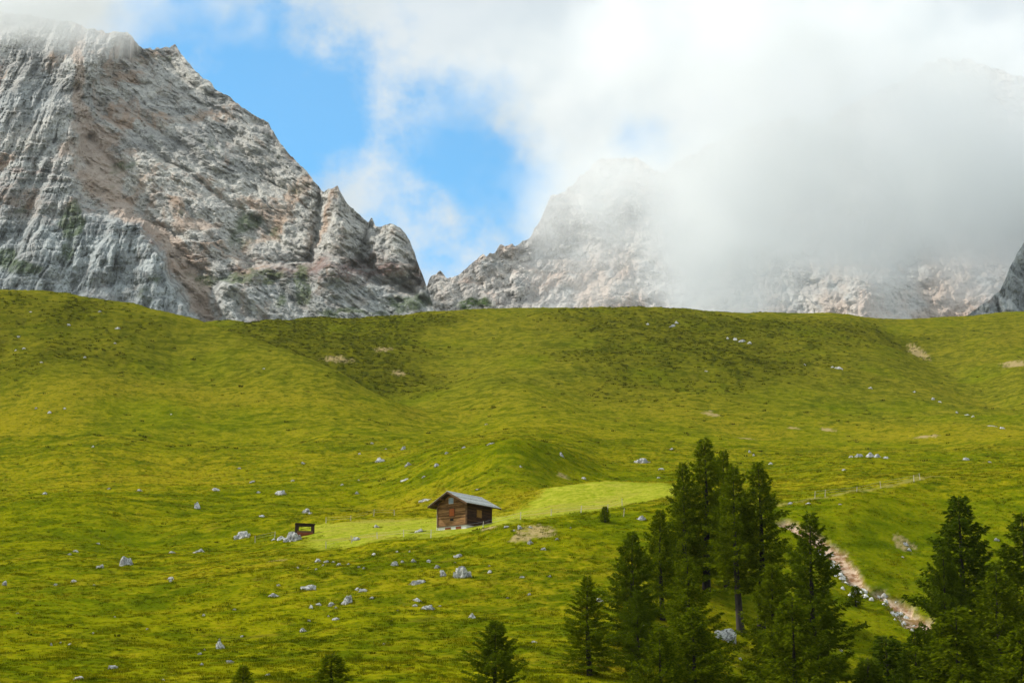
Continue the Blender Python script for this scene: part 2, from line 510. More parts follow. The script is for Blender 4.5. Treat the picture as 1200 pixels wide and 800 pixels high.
def grass_colour(t, pos, mead, heath, lush_shade=None):
    big = t.noise(t.mapping(pos, (0.010, 0.016, 0.016)), 1.0, 5, 0.6, 0.6)
    mid = t.noise(t.mapping(pos, (0.05, 0.085, 0.10)), 1.0, 6, 0.62, 0.8)
    sml = t.noise(t.mapping(pos, (0.75, 0.75, 0.75)), 1.0, 5, 0.68, 0.3)
    tiny = t.noise(t.mapping(pos, (2.4, 2.4, 2.4)), 1.0, 3, 0.7)
    pat = t.noise(t.mapping(pos, (0.24, 0.26, 0.26), loc=(2, 6, 1)), 1.0, 5, 0.66, 0.5)
    green = t.mix(t.ramp(t.math('ADD', t.math('MULTIPLY', mid, 0.5), t.math('MULTIPLY', pat, 0.5)), 0.40, 0.60), (0.092, 0.120, 0.0022), (0.225, 0.224, 0.0030))
    gold = t.mix(t.ramp(sml, 0.35, 0.65), (0.290, 0.245, 0.0045), (0.390, 0.290, 0.016))
    c = t.mix(t.math('MULTIPLY', t.ramp(t.math('ADD', t.math('MULTIPLY', big, 0.45), t.math('ADD', t.math('MULTIPLY', sml, 0.25), t.math('MULTIPLY', pat, 0.30))), 0.46, 0.61), 0.62), green, gold)
    c = t.mix(t.ramp(sml, 0.48, 0.33), c, (0.060, 0.082, 0.0014))
    xyz = t.node('ShaderNodeSeparateXYZ'); t.put(xyz.inputs[0], pos)
    alt = t.ramp(t.math('ADD', xyz.outputs['Z'], t.math('MULTIPLY_ADD', mid, 90.0, -45.0)), 45.0, 165.0)     # drier, browner turf higher up
    dry = t.mix(t.ramp(pat, 0.40, 0.60), (0.088, 0.092, 0.008), (0.185, 0.165, 0.016))
    c = t.mix(t.math('MULTIPLY', alt, 0.66), c, dry)
    if lush_shade is not None:
        c = t.mix(t.math('MULTIPLY', lush_shade, 0.5), c, t.mix(t.ramp(pat, 0.38, 0.62), (0.085, 0.125, 0.0020), (0.150, 0.185, 0.0026)))
    brown = t.ramp(t.noise(t.mapping(pos, (0.16, 0.3, 0.3), loc=(5, 9, 2)), 1.0, 6, 0.68, 0.6), 0.60, 0.74)
    c = t.mix(t.math('MULTIPLY', brown, 0.65), c, (0.150, 0.095, 0.018))
    # dwarf shrubs
    hn = t.noise(t.mapping(pos, (0.30, 0.22, 0.5), loc=(1, 3, 8)), 1.0, 6, 0.68, 0.4)
    hc = t.mix(t.ramp(hn, 0.42, 0.60), (0.036, 0.046, 0.003), (0.110, 0.110, 0.004))
    c = t.mix(t.math('MULTIPLY', heath, 0.72), c, hc)
    # mown meadow
    mc = t.mix(t.ramp(sml, 0.38, 0.62), (0.240, 0.285, 0.012), (0.390, 0.390, 0.042))
    mc = t.mix(t.math('MULTIPLY', t.ramp(mid, 0.50, 0.66), 0.8), mc, (0.315, 0.275, 0.050))
    c = t.mix(t.math('MULTIPLY', mead, 0.88), c, mc)
    return t.mix(t.ramp(tiny, 0.3, 0.7, lo=0.0, hi=0.5), c, t.mix(1.0, c, (0.45, 0.5, 0.5), 'MULTIPLY')), sml, mid, tiny


m_ground, t, out = new_mat("alpine_grass")
geo = t.node('ShaderNodeNewGeometry')
pos = geo.outputs['Position']
mead = t.attr("meadow").outputs['Fac']; heath = t.attr("heath").outputs['Fac']
scar = t.attr("scar").outputs['Fac']; trail = t.attr("trail").outputs['Fac']
c, sml, mid, tiny = grass_colour(t, pos, mead, heath, t.attr('lush_shade').outputs['Fac'])
dirt = t.mix(t.ramp(t.noise(t.mapping(pos, (0.7, 0.7, 0.7)), 1.0, 6, 0.7), 0.4, 0.62), (0.25, 0.135, 0.070), (0.56, 0.42, 0.30))
c = t.mix(trail, c, (0.30, 0.25, 0.075))
bare = t.attr("bare").outputs['Fac']
c = t.mix(bare, c, (0.36, 0.27, 0.13))
c = t.mix(scar, c, dirt)
bs = t.node('ShaderNodeBsdfPrincipled')
t.put(bs.inputs['Base Color'], c)
bs.inputs['Roughness'].default_value = 1.0
bs.inputs['Specular IOR Level'].default_value = 0.0
bmp = t.node('ShaderNodeBump')
bmp.inputs['Strength'].default_value = 0.7
bmp.inputs['Distance'].default_value = 0.35
t.put(bmp.inputs['Height'], t.math('ADD', sml, t.math('MULTIPLY', tiny, 0.6)))
t.l.new(bmp.outputs[0], bs.inputs['Normal'])
t.l.new(bs.outputs[0], out.inputs['Surface'])

ground = link("hillside", gmesh, None, m_ground)
tag(ground, "steep green and golden alpine meadow slopes", None, None, "structure")


def rock_material(name, light, dark, warm, warm_amt, attr=True):
    m, t, out = new_mat(name)
    geo = t.node('ShaderNodeNewGeometry')
    pos = geo.outputs['Position']
    blotch = t.noise(t.mapping(pos, (0.008, 0.008, 0.006)), 1.0, 7, 0.62, 0.8)
    streak = t.noise(t.mapping(pos, (0.055, 0.055, 0.010)), 1.0, 7, 0.65, 0.8)
    dstr = t.noise(t.mapping(pos, (0.012, 0.012, 0.085), rot=(0, R(-42), 0)), 1.0, 6, 0.65, 0.5)
    fine = t.noise(t.mapping(pos, (0.16, 0.16, 0.11)), 1.0, 8, 0.76, 0.3)
    grit = t.noise(t.mapping(pos, (0.40, 0.40, 0.30), loc=(4, 8, 1)), 1.0, 5, 0.7)
    c = t.mix(t.ramp(t.math('ADD', t.math('MULTIPLY', blotch, 0.4), t.math('ADD', t.math('MULTIPLY', streak, 0.25), t.math('MULTIPLY', dstr, 0.35))), 0.40, 0.60), dark, light)
    c = t.mix(t.ramp(fine, 0.52, 0.38), c, t.mix(1.0, c, (0.54, 0.54, 0.55), 'MULTIPLY'))
    c = t.mix(t.ramp(grit, 0.50, 0.36), c, t.mix(1.0, c, (0.60, 0.60, 0.61), 'MULTIPLY'))
    wn = t.noise(t.mapping(pos, (0.016, 0.016, 0.0055), loc=(9, 2, 4)), 1.0, 7, 0.68, 0.8)
    c = t.mix(t.math('MULTIPLY', t.ramp(wn, 0.50, 0.66), warm_amt), c, warm)
    # reddish strata
    zz = t.node('ShaderNodeSeparateXYZ'); t.l.new(pos, zz.inputs[0])
    band = t.noise(t.mapping(pos, (0.0025, 0.0025, 0.16)), 1.0, 4, 0.6, 0.4)
    if attr:
        scree = t.attr("scree").outputs['Fac']
        red = t.attr("strata").outputs['Fac']
        blue = t.attr("slate").outputs['Fac']
        grn = t.attr("green").outputs['Fac']
        c = t.mix(t.math('MULTIPLY', blue, 0.75), c, t.mix(t.ramp(streak, 0.40, 0.60), (0.14, 0.165, 0.175), (0.44, 0.48, 0.485)))
        c = t.mix(t.math('MULTIPLY', red, t.ramp(t.math('ADD', t.math('MULTIPLY', band, 0.6), t.math('MULTIPLY', fine, 0.4)), 0.46, 0.60, lo=0.0, hi=0.75)), c, (0.20, 0.10, 0.082))
        sn = t.ramp(fine, 0.3, 0.7)
        c = t.mix(t.math('MULTIPLY', scree, 0.72), c, t.mix(sn, (0.37, 0.26, 0.195), (0.58, 0.46, 0.37)))
        gm = t.math('MULTIPLY', grn, t.ramp(fine, 0.34, 0.52))
        c = t.mix(gm, c, (0.050, 0.085, 0.018))
    bs = t.node('ShaderNodeBsdfPrincipled')
    t.put(bs.inputs['Base Color'], c)
    bs.inputs['Roughness'].default_value = 0.92
    bs.inputs['Specular IOR Level'].default_value = 0.1
    bmp = t.node('ShaderNodeBump')
    bmp.inputs['Strength'].default_value = 0.85
    bmp.inputs['Distance'].default_value = 4.0
    t.put(bmp.inputs['Height'], t.math('ADD', t.math('ADD', t.math('MULTIPLY', fine, 0.8), t.math('MULTIPLY', grit, 0.35)), t.math('MULTIPLY', streak, 0.6)))
    t.l.new(bmp.outputs[0], bs.inputs['Normal'])
    t.l.new(bs.outputs[0], out.inputs['Surface'])
    return m


m_rock_a = rock_material("pale_limestone", (0.67, 0.645, 0.585), (0.33, 0.325, 0.31), (0.44, 0.30, 0.21), 0.78)
m_rock_b = rock_material("warm_limestone", (0.70, 0.65, 0.585), (0.38, 0.355, 0.335), (0.52, 0.37, 0.29), 0.65)


# ------------------------------------------------------------------ rock mountains
def top_curve(pts, s):
    """silhouette of the photograph as tan elevation against s"""
    a = [se(px, py) for px, py in pts]
    xs = np.array([p[0] for p in a]); es = np.array([p[1] for p in a])
    return np.interp(s, xs, es)


def to_px(s, e):
    """photo pixel of a direction, used to lay out rock types over the face"""
    a = np.arctan(e) - P
    py = 400 - F * np.tan(a)
    dy = np.cos(P) - np.tan(a) * np.sin(P)
    return 600 + F * s * dy, py


def line_f(x, pts):
    return np.interp(x, [p[0] for p in pts], [p[1] for p in pts])


def mountain(name, pts, ncol, nrow, y0, slope, base_py, depth_fn, mask_fn, mat, rag=1.0, seed=0.0):
    px0, px1 = pts[0][0], pts[-1][0]
    s = np.linspace(se(px0, 300)[0], se(px1, 300)[0], ncol)
    et = top_curve(pts, s)
    # ragged skyline: pinnacles and notches
    jag = 0.7 * fbm(s * 70 + seed, 0.3, 0.7, 5, 0.6) + 0.35 * np.clip(ridged(s * 110 + seed, 0.5, 2.7, 3) - 0.6, 0, 0.8)
    et = et + rag * 0.0042 * jag
    eb = se(0, base_py)[1]
    v = np.linspace(0, 1, nrow)
    E = eb + (et[None] - eb) * v[:, None]
    Sg = np.broadcast_to(s[None], E.shape)
    z0 = se(0, 365)[1] * y0
    Y = (z0 - slope * y0) / np.minimum(E - slope, -0.25)
    X, Z = Sg * Y, E * Y
    PX, PY = to_px(Sg, E)
    # rock types and buttresses meet along broken lines
    PX = PX + 15 * fbm(X / 55, Z / 70, seed + 1.7, 5, 0.62)
    PY = PY + 13 * fbm(X / 60, Z / 55, seed + 8.7, 5, 0.62)
    Y = Y + depth_fn(X, Z, PX, PY)
    rows = [np.stack([Sg * Y, Y, E * Y], -1)]
    ms = mask_fn(X, Z, PX, PY)
    # the far side falls away behind the ridge
    top = rows[0][-1]
    nb = 14
    back = []
    for k in range(1, nb + 1):
        q = k / nb
        b = top.copy()
        b[:, 1] += 700 * q ** 1.3 + 18 * fbm(top[:, 0] / 60, q * 4, seed, 3)
        b[:, 0] *= b[:, 1] / top[:, 1]
        b[:, 2] -= 520 * q ** 1.1 + 10 * fbm(top[:, 0] / 30, q * 9, seed + 3, 2) * q
        back.append(b)
    V = np.concatenate([rows[0], np.stack(back, 0)], 0)
    me = np_mesh(name, V.reshape(-1, 3), grid_faces(V.shape[0], ncol), smooth=False)
    for k, a in ms.items():
        full = np.concatenate([a, np.repeat(a[-1:], nb, 0)], 0)
        set_attr(me, k, full)
    o = link(name, me, None, mat)
    o['kind'] = 'structure'
    return o


L_TOP = [(-260, -120), (-150, -60), (-60, -35), (0, 12), (40, 20), (90, 30), (125, 38), (150, 40), (163, 52), (180, 58), (205, 53), (222, 75), (235, 92), (262, 112),
         (290, 132), (315, 146), (328, 168), (345, 190), (365, 208), (379, 224), (388, 222), (395, 217), (405, 236), (420, 250), (431, 262), (436, 258), (440, 268), (450, 264),
         (458, 262), (470, 270), (480, 285), (488, 305), (497, 327), (505, 350), (515, 372), (560, 400)]


def left_depth(X, Z, PX, PY):
    """metres nearer (-) or farther (+)"""
    d = np.zeros_like(X)
    # lower left buttress of blue-grey slabs, its right edge a diagonal
    edge = line_f(PY, [(200, 120), (245, 150), (290, 176), (330, 200), (380, 232)])
    topb = line_f(PX, [(-200, 275), (40, 262), (100, 245), (150, 252), (230, 330)])
    butt = sstep(14, -6, PX - edge) * sstep(-14, 12, PY - topb)
    d -= 66 * butt
    # upper left wall of pillars
    wall = sstep(18, -18, PX - line_f(PY, [(40, 150), (90, 112), (150, 92), (230, 96), (300, 130)])) * (1 - butt)
    d -= 62 * wall
    # second buttress low on the right
    b2e = line_f(PX, [(230, 372), (262, 330), (300, 312), (350, 316), (400, 310), (430, 330), (470, 350), (500, 330)])
    b2 = sstep(-8, 10, PY - b2e) * sstep(235, 275, PX)
    d -= 48 * b2
    # turrets at the right end
    for cx, w_, cy in ((395, 20, 225), (458, 26, 268)):
        d -= 46 * np.exp(-((PX - cx) / w_) ** 2) * sstep(360, 300, PY)
    d += 30 * np.exp(-((PX - (378 - (PY - 225) * 0.12)) / 7) ** 2) * sstep(330, 290, PY)
    d += 30 * np.exp(-((PX - (434 - (PY - 260) * 0.1)) / 6) ** 2) * sstep(330, 300, PY)
    # noise: vertical pillars on the walls, diagonal slabs on the main face
    wq = 7 * fbm(X / 40, Z / 60, 2.6, 3)
    pill = ridged((X + wq) / 40, 0.4, Z / 280, 6, 0.64)
    slab = ridged((X * 0.80 + Z * 0.60) / 120, (X * -0.60 + Z * 0.80) / 330, 1.3, 6, 0.60)
    brk = ridged(X / 70, Z / 62, 3.1, 6, 0.62)
    wv = np.clip(wall + 0.85 * butt, 0, 1)
    pil2 = ridged((X + wq) / 17, 3.4, Z / 75, 4, 0.6)
    d += wv * (12 * pill + 6 * pil2 + 5 * brk)
    q1 = Z / 27 + X / 260 + 1.1 * fbm(X / 75, Z / 90, 14.2, 3)
    q2 = Z / 9.5 + X / 150 + 1.3 * fbm(X / 40, Z / 50, 24.2, 3)
    led = 9 * (q1 - np.floor(q1) - 0.5) * sstep(0.05, 0.35, fbm(X / 60, Z / 40, 41.0, 3) + 0.25) + 3.4 * (q2 - np.floor(q2) - 0.5)
    d -= led * (0.55 + 0.8 * strata_mask(X, Z, PX, PY))
    slab2 = ridged((X * 0.66 + Z * 0.75 + wq) / 44, (X * 0.75 - Z * 0.66) / 230, 6.3, 5, 0.58)
    d += (1 - wv) * (9 * slab + 13 * slab2 + 3 * brk)
    d += 20 * fbm(X / 150, Z / 170, 6.2, 4)
    scr = scree_mask(X, Z, PX, PY)
    d += 4 * scr
    fine = fbm(X / 11, Z / 14, 2.2, 4, 0.62)
    strata = gnoise(X / 120, Z / 7.5, 4.0) * 5 + gnoise(X / 60, Z / 3.6, 4.0) * 3
    crag = ridged(X / 20 + wq / 20, Z / 44, 7.7, 4, 0.62)
    diag = ridged((X * 0.75 + Z * 0.66) / 17, (Z * 0.75 - X * 0.66) / 75, 4.1, 4, 0.6)
    d += (3.2 * fine + 2.0 * crag + 4.0 * diag * (1 - wv) + 0.6 * strata * (0.3 + 0.9 * strata_mask(X, Z, PX, PY))) * (1 - 0.65 * scr)
    # taper to nothing at the skyline so the outline stays
    return d


def scree_mask(X, Z, PX, PY):
    n = fbm(X / 26, Z / 26, 9.9, 4, 0.6)
    c1 = line_f(PY, [(130, 92), (160, 108), (190, 118), (220, 122), (250, 150), (280, 190), (310, 215), (340, 232), (380, 250)])
    w1 = line_f(PY, [(130, 8), (165, 34), (190, 40), (215, 24), (250, 15), (300, 22), (330, 17), (380, 9)])
    m = sstep(1.2, 0.5, np.abs(PX - c1) / w1 + 0.9 * n)
    c2 = np.exp(-(((PX - 228) / 30) ** 2 + ((PY - 262) / 12) ** 2)) * 1.3
    return np.clip(np.maximum(m, sstep(0.45, 0.8, c2 + 0.6 * n)), 0, 1)


def strata_mask(X, Z, PX, PY):
    c = line_f(PX, [(-200, 215), (20, 212), (60, 210), (110, 232), (160, 262), (200, 300), (260, 312), (350, 312), (430, 318)])
    h = line_f(PX, [(-200, 30), (90, 26), (160, 22), (230, 14), (420, 18)])
    return np.exp(-((PY - c) / h) ** 2)


def left_masks(X, Z, PX, PY):
    n = fbm(X / 40, Z / 40, 3.9, 4, 0.6)
    edge = line_f(PY, [(200, 110), (245, 150), (290, 176), (330, 200), (380, 232)])
    topb = line_f(PX, [(-200, 275), (40, 262), (100, 245), (150, 252), (230, 330)])
    slate = sstep(14, -6, PX - edge + 10 * n) * sstep(-14, 12, PY - topb)
    slate = np.maximum(slate, 0.6 * sstep(110, 30, PX + 50 * n) * sstep(60, 110, PY) * sstep(0.25, -0.2, n))
    slate = np.maximum(slate, 0.5 * sstep(300, 330, PY + 20 * n))
    g = 0
    for cx, cy, wx, wy, a in ((82, 262, 14, 26, 1.0), (75, 295, 12, 20, .7), (8, 300, 14, 14, .9), (290, 262, 20, 14, .9), (325, 275, 14, 10, .9), (260, 322, 60, 9, .8),
                              (352, 340, 10, 24, 1.2), (330, 350, 12, 18, .6), (485, 358, 22, 6, 1.4), (300, 320, 30, 10, .6), (420, 365, 60, 5, .9), (20, 310, 40, 9, .6)):
        g = np.maximum(g, a * np.exp(-((PX - cx) / wx) ** 2 - ((PY - cy) / wy) ** 2))
    green = 0.8 * sstep(0.26, 0.66, g + 0.8 * n)
    return {"scree": scree_mask(X, Z, PX, PY), "strata": np.clip(strata_mask(X, Z, PX, PY) * (0.6 + 2.2 * n), 0, 1), "slate": np.clip(slate, 0, 1), "green": green}


mountain("rock_mountain", L_TOP, 620, 400, 1700.0, 1.35, 420, left_depth, left_masks, m_rock_a, 1.0, 0.0)

R_TOP = [(440, 395), (480, 372), (496, 345), (503, 327), (508, 322), (515, 320), (522, 326), (530, 323), (540, 321), (552, 312), (566, 303), (576, 300), (586, 290), (592, 293), (600, 287), (606, 290),
         (620, 276), (632, 262), (640, 245), (645, 233), (655, 228), (668, 222), (680, 206), (700, 190), (720, 185), (745, 186), (775, 205), (830, 170), (880, 150), (930, 138), (965, 150), (985, 128),
         (1030, 104), (1060, 98), (1090, 72), (1115, 68), (1150, 76), (1200, 92), (1280, 150), (1400, 180)]


def right_depth(X, Z, PX, PY):
    d = np.zeros_like(X)
    brk = ridged(X / 80, Z / 110, 5.1, 6, 0.62)
    slab = ridged((X * 0.75 - Z * 0.66) / 150, (X * 0.66 + Z * 0.75) / 320, 8.3, 6, 0.6)
    q1 = Z / 24 + X / 200 + 1.2 * fbm(X / 60, Z / 80, 14.2, 3)
    d -= 7 * (q1 - np.floor(q1) - 0.5)
    d += 12 * slab + 9 * brk + 4 * ridged(X / 20, Z / 40, 7.7, 4, 0.62)
    d += 36 * fbm(X / 210, Z / 240, 1.9, 4)
    d += 5 * fbm(X / 12, Z / 15, 7.2, 4, 0.62)
    d -= 110 * np.exp(-((PX - 1020) / 45) ** 2) * sstep(290, 340, PY)
    return d


def right_masks(X, Z, PX, PY):
    n = fbm(X / 45, Z / 45, 13.9, 4, 0.6)
    m = sstep(1.3, 0.3, np.abs(PX - line_f(PY, [(250, 690), (300, 705), (365, 690)])) / 40 + 1.2 * n) * sstep(250, 320, PY)
    m2 = sstep(1.2, 0.4, np.abs(PX - line_f(PY, [(280, 1150), (370, 1095)])) / 48 + 0.9 * n) * sstep(240, 310, PY)
    m3 = sstep(0.9, 0.3, np.abs(PX - line_f(PY, [(240, 985), (370, 982)])) / 26 + 0.9 * n)
    z = np.zeros_like(n)
    g = np.exp(-((PX - 560) / 30) ** 2 - ((PY - 352) / 6) ** 2)
    return {"scree": np.clip(np.maximum(np.maximum(m, m2), 0.8 * m3), 0, 1), "strata": z, "slate": np.clip(0.6 * sstep(0.1, 0.5, n), 0, 1), "green": sstep(0.3, 0.8, g + 0.6 * n)}


mountain("rock_mountain", R_TOP, 640, 300, 1950.0, 1.15, 420, right_depth, right_masks, m_rock_b, 1.25, 5.0)

C_TOP = [(1085, 400), (1120, 378), (1145, 360), (1160, 350), (1172, 340), (1180, 322), (1190, 302), (1200, 284), (1225, 255), (1270, 215), (1360, 180), (1460, 240)]


def cliff_depth(X, Z, PX, PY):
    return 16 * ridged(X / 40, 0.4, Z / 150, 5, 0.6) + 6 * ridged(X / 50, Z / 46, 3.1, 6, 0.6) + 6 * fbm(X / 10, Z / 13, 2.2, 4, 0.6)


def cliff_masks(X, Z, PX, PY):
    z = np.zeros_like(X)
    n = fbm(X / 30, Z / 30, 13.9, 4, 0.6)
    return {"scree": sstep(0.25, 0.6, n) * 0.5, "strata": z, "slate": z + 0.8, "green": z}


mountain("rock_mountain", C_TOP, 240, 130, 1500.0, 1.6, 420, cliff_depth, cliff_masks, m_rock_a, 0.8, 9.0)


# ------------------------------------------------------------------ cloud banks on the mountains
def world_at(px, py, y):
    s_, e_ = se(px, py)
    return Vector((s_ * y, y, e_ * y))


def cloud_bank(name, label, box, blobs, density, seed):
    """box: two corners in metres; blobs: centre, radii in metres, weight"""
    (x0, y0, z0), (x1, y1, z1) = box
    bm = bmesh.new()
    bmesh.ops.create_cube(bm, size=1.0)
    for v in bm.verts:
        v.co = Vector(((x1 - x0) * v.co.x, (y1 - y0) * v.co.y, (z1 - z0) * v.co.z))
    me = bpy.data.meshes.new(name)
    bm.to_mesh(me); bm.free()
    m, t, out = new_mat(name)
    geo = t.node('ShaderNodeTexCoord')
    cc = Vector(((x0 + x1) / 2, (y0 + y1) / 2, (z0 + z1) / 2))
    pos = geo.outputs['Object']
    n1 = t.noise(t.mapping(pos, (0.0076, 0.0076, 0.0090), loc=(seed, 0, seed)), 1.0, 7, 0.62)
    field = None
    for c_, r_, wgt in blobs:
        c_ = Vector(c_) - cc
        q = t.vmath('MULTIPLY', t.vmath('SUBTRACT', pos, tuple(c_)), (1 / r_[0], 1 / r_[1], 1 / r_[2]))
        f = t.math('MULTIPLY', t.math('SUBTRACT', 1.0, t.vmath('LENGTH', q)), wgt)
        field = f if field is None else t.math('SMOOTH_MAX', field, f, 0.15)
    v = t.math('ADD', field, t.math('MULTIPLY', t.math('SUBTRACT', n1, 0.5), 2.3))
    dn = t.math('MULTIPLY', t.ramp(v, -0.05, 0.95), density)
    # nothing reaches the faces of the domain
    vol = t.node('ShaderNodeVolumePrincipled')
    vol.inputs['Color'].default_value = (0.992, 0.997, 1.0, 1)
    vol.inputs['Anisotropy'].default_value = 0.0
    t.put(vol.inputs['Density'], dn)
    t.l.new(vol.outputs[0], out.inputs['Volume'])
    o = link(name, me, None, m)
    o.location = cc
    tag(o, label, None, None, 'stuff')
    return o


def px_blob(px, py, y, rx, ry, rd, wgt=1.0):
    c_ = world_at(px, py, y)
    k = y / F
    return (c_, (rx * k, rd, ry * k), wgt)


RB = [px_blob(915, 225, 1680, 310, 155, 190), px_blob(1160, 225, 1680, 380, 140, 190, 1.0), px_blob(780, 270, 1680, 220, 120, 160, 0.68), px_blob(870, 70, 1690, 370, 160, 170, 0.8),
      px_blob(855, 325, 1670, 210, 90, 150, 0.95), px_blob(1090, 130, 1690, 260, 95, 150, 0.85)]
xa, za = world_at(380, 385, 1660).x, world_at(560, 385, 1660).z
xb, zb_ = world_at(1640, -140, 1660).x, world_at(1640, -140, 1660).z
cloud_bank("cloud", "grey-white cloud bank hiding the right-hand mountain", ((xa, 1480, za), (xb, 1850, zb_)), RB, 0.022, 3.3)
LB = [px_blob(30, -5, 1640, 260, 62, 130), px_blob(-160, 30, 1640, 180, 90, 130)]
xa, za = world_at(-420, 95, 1640).x, world_at(0, 95, 1640).z
xb, zb_ = world_at(360, 0, 1640).x, world_at(0, -110, 1640).z
cloud_bank("cloud", "thin cloud wrapped round the top of the left-hand mountain", ((xa, 1520, za), (xb, 1760, zb_)), LB, 0.030, 8.1)

# ------------------------------------------------------------------ plain materials
def simple_mat(name, c1, c2, scale=(3, 3, 3), rough=0.85, bump=0.02, detail=5):
    m, t, out = new_mat(name)
    tcn = t.node('ShaderNodeTexCoord')
    n = t.noise(t.mapping(tcn.outputs['Object'], scale), 1.0, detail, 0.65, 0.3)
    oi = t.node('ShaderNodeObjectInfo')
    v = t.math('MULTIPLY_ADD', oi.outputs['Random'], 0.34, -0.17)
    c = t.mix(t.ramp(t.math('ADD', n, v), 0.34, 0.66), c1, c2)
    bs = t.node('ShaderNodeBsdfPrincipled')
    t.put(bs.inputs['Base Color'], c)
    bs.inputs['Roughness'].default_value = rough
    bs.inputs['Specular IOR Level'].default_value = 0.2
    b = t.node('ShaderNodeBump')
    b.inputs['Strength'].default_value = 0.5
    b.inputs['Distance'].default_value = bump
    t.put(b.inputs['Height'], n)
    t.l.new(b.outputs[0], bs.inputs['Normal'])
    t.l.new(bs.outputs[0], out.inputs['Surface'])
    return m


m_board = simple_mat("weathered_brown_board", (0.120, 0.056, 0.021), (0.390, 0.200, 0.078), (0.8, 6, 9))
m_board_shaded = simple_mat("shaded_side_board", (0.030, 0.014, 0.008), (0.085, 0.038, 0.017), (6, 0.8, 9))  # board colour darkened for the side walls, painting in their shade
m_trim = simple_mat("brown_trim", (0.06, 0.030, 0.015), (0.16, 0.085, 0.040), (4, 1, 4))
m_soffit = simple_mat("dark_timber", (0.022, 0.012, 0.008), (0.06, 0.032, 0.018), (4, 1, 4))
m_shingle = simple_mat("grey_shingle", (0.27, 0.285, 0.275), (0.52, 0.535, 0.52), (5, 5, 5))
m_plaster = simple_mat("white_plaster", (0.62, 0.60, 0.56), (0.80, 0.78, 0.74), (2, 2, 3))
m_orange = simple_mat("orange_red_shutter", (0.34, 0.080, 0.024), (0.44, 0.12, 0.036), (3, 3, 1))
m_brick = simple_mat("red_brown_hatch", (0.19, 0.045, 0.018), (0.27, 0.075, 0.03), (3, 3, 2))
m_ochre = simple_mat("ochre_shutter", (0.24, 0.115, 0.025), (0.33, 0.17, 0.04), (3, 3, 1))
m_glass = simple_mat("bluish_glass", (0.22, 0.30, 0.42), (0.40, 0.48, 0.58), (1, 1, 1), 0.15, 0.0)
m_white = simple_mat("white_paint", (0.66, 0.66, 0.64), (0.8, 0.8, 0.78), (3, 3, 3))
m_black = simple_mat("dark_opening", (0.012, 0.010, 0.009), (0.02, 0.016, 0.014))
m_post = simple_mat("bleached_post", (0.42, 0.36, 0.27), (0.66, 0.60, 0.50), (9, 9, 2))
m_steel = simple_mat("galvanised_wire", (0.25, 0.25, 0.25), (0.4, 0.4, 0.4), (9, 9, 9), 0.5)


def box_mesh(name, x0, x1, y0, y1, z0, z1, bevel=0.0):
    bm = bmesh.new()
    bmesh.ops.create_cube(bm, size=1.0)
    for v in bm.verts:
        v.co = Vector((x0 + (v.co.x + .5) * (x1 - x0), y0 + (v.co.y + .5) * (y1 - y0), z0 + (v.co.z + .5) * (z1 - z0)))
    if bevel:
        bmesh.ops.bevel(bm, geom=bm.edges[:], offset=bevel, segments=1, affect='EDGES')
    me = bpy.data.meshes.new(name)
    bm.to_mesh(me); bm.free()
    return me


def prism_mesh(name, poly, axis, a0, a1):
    """polygon in the plane across axis ('x': (y,z), 'y': (x,z)), from a0 to a1"""
    n = len(poly)
    vs = []
    for a in (a0, a1):
        for p, q in poly:
            vs.append((a, p, q) if axis == 'x' else (p, a, q))
    fs = [tuple(range(n)), tuple(range(2 * n - 1, n - 1, -1))]
    fs += [(i, i + n, (i + 1) % n + n, (i + 1) % n) for i in range(n)]
    me = bpy.data.meshes.new(name)
    me.from_pydata(vs, [], fs)
    bm = bmesh.new(); bm.from_mesh(me)
    bmesh.ops.recalc_face_normals(bm, faces=bm.faces[:])
    bm.to_mesh(me); bm.free()
    return me


rnd = random.Random(11)


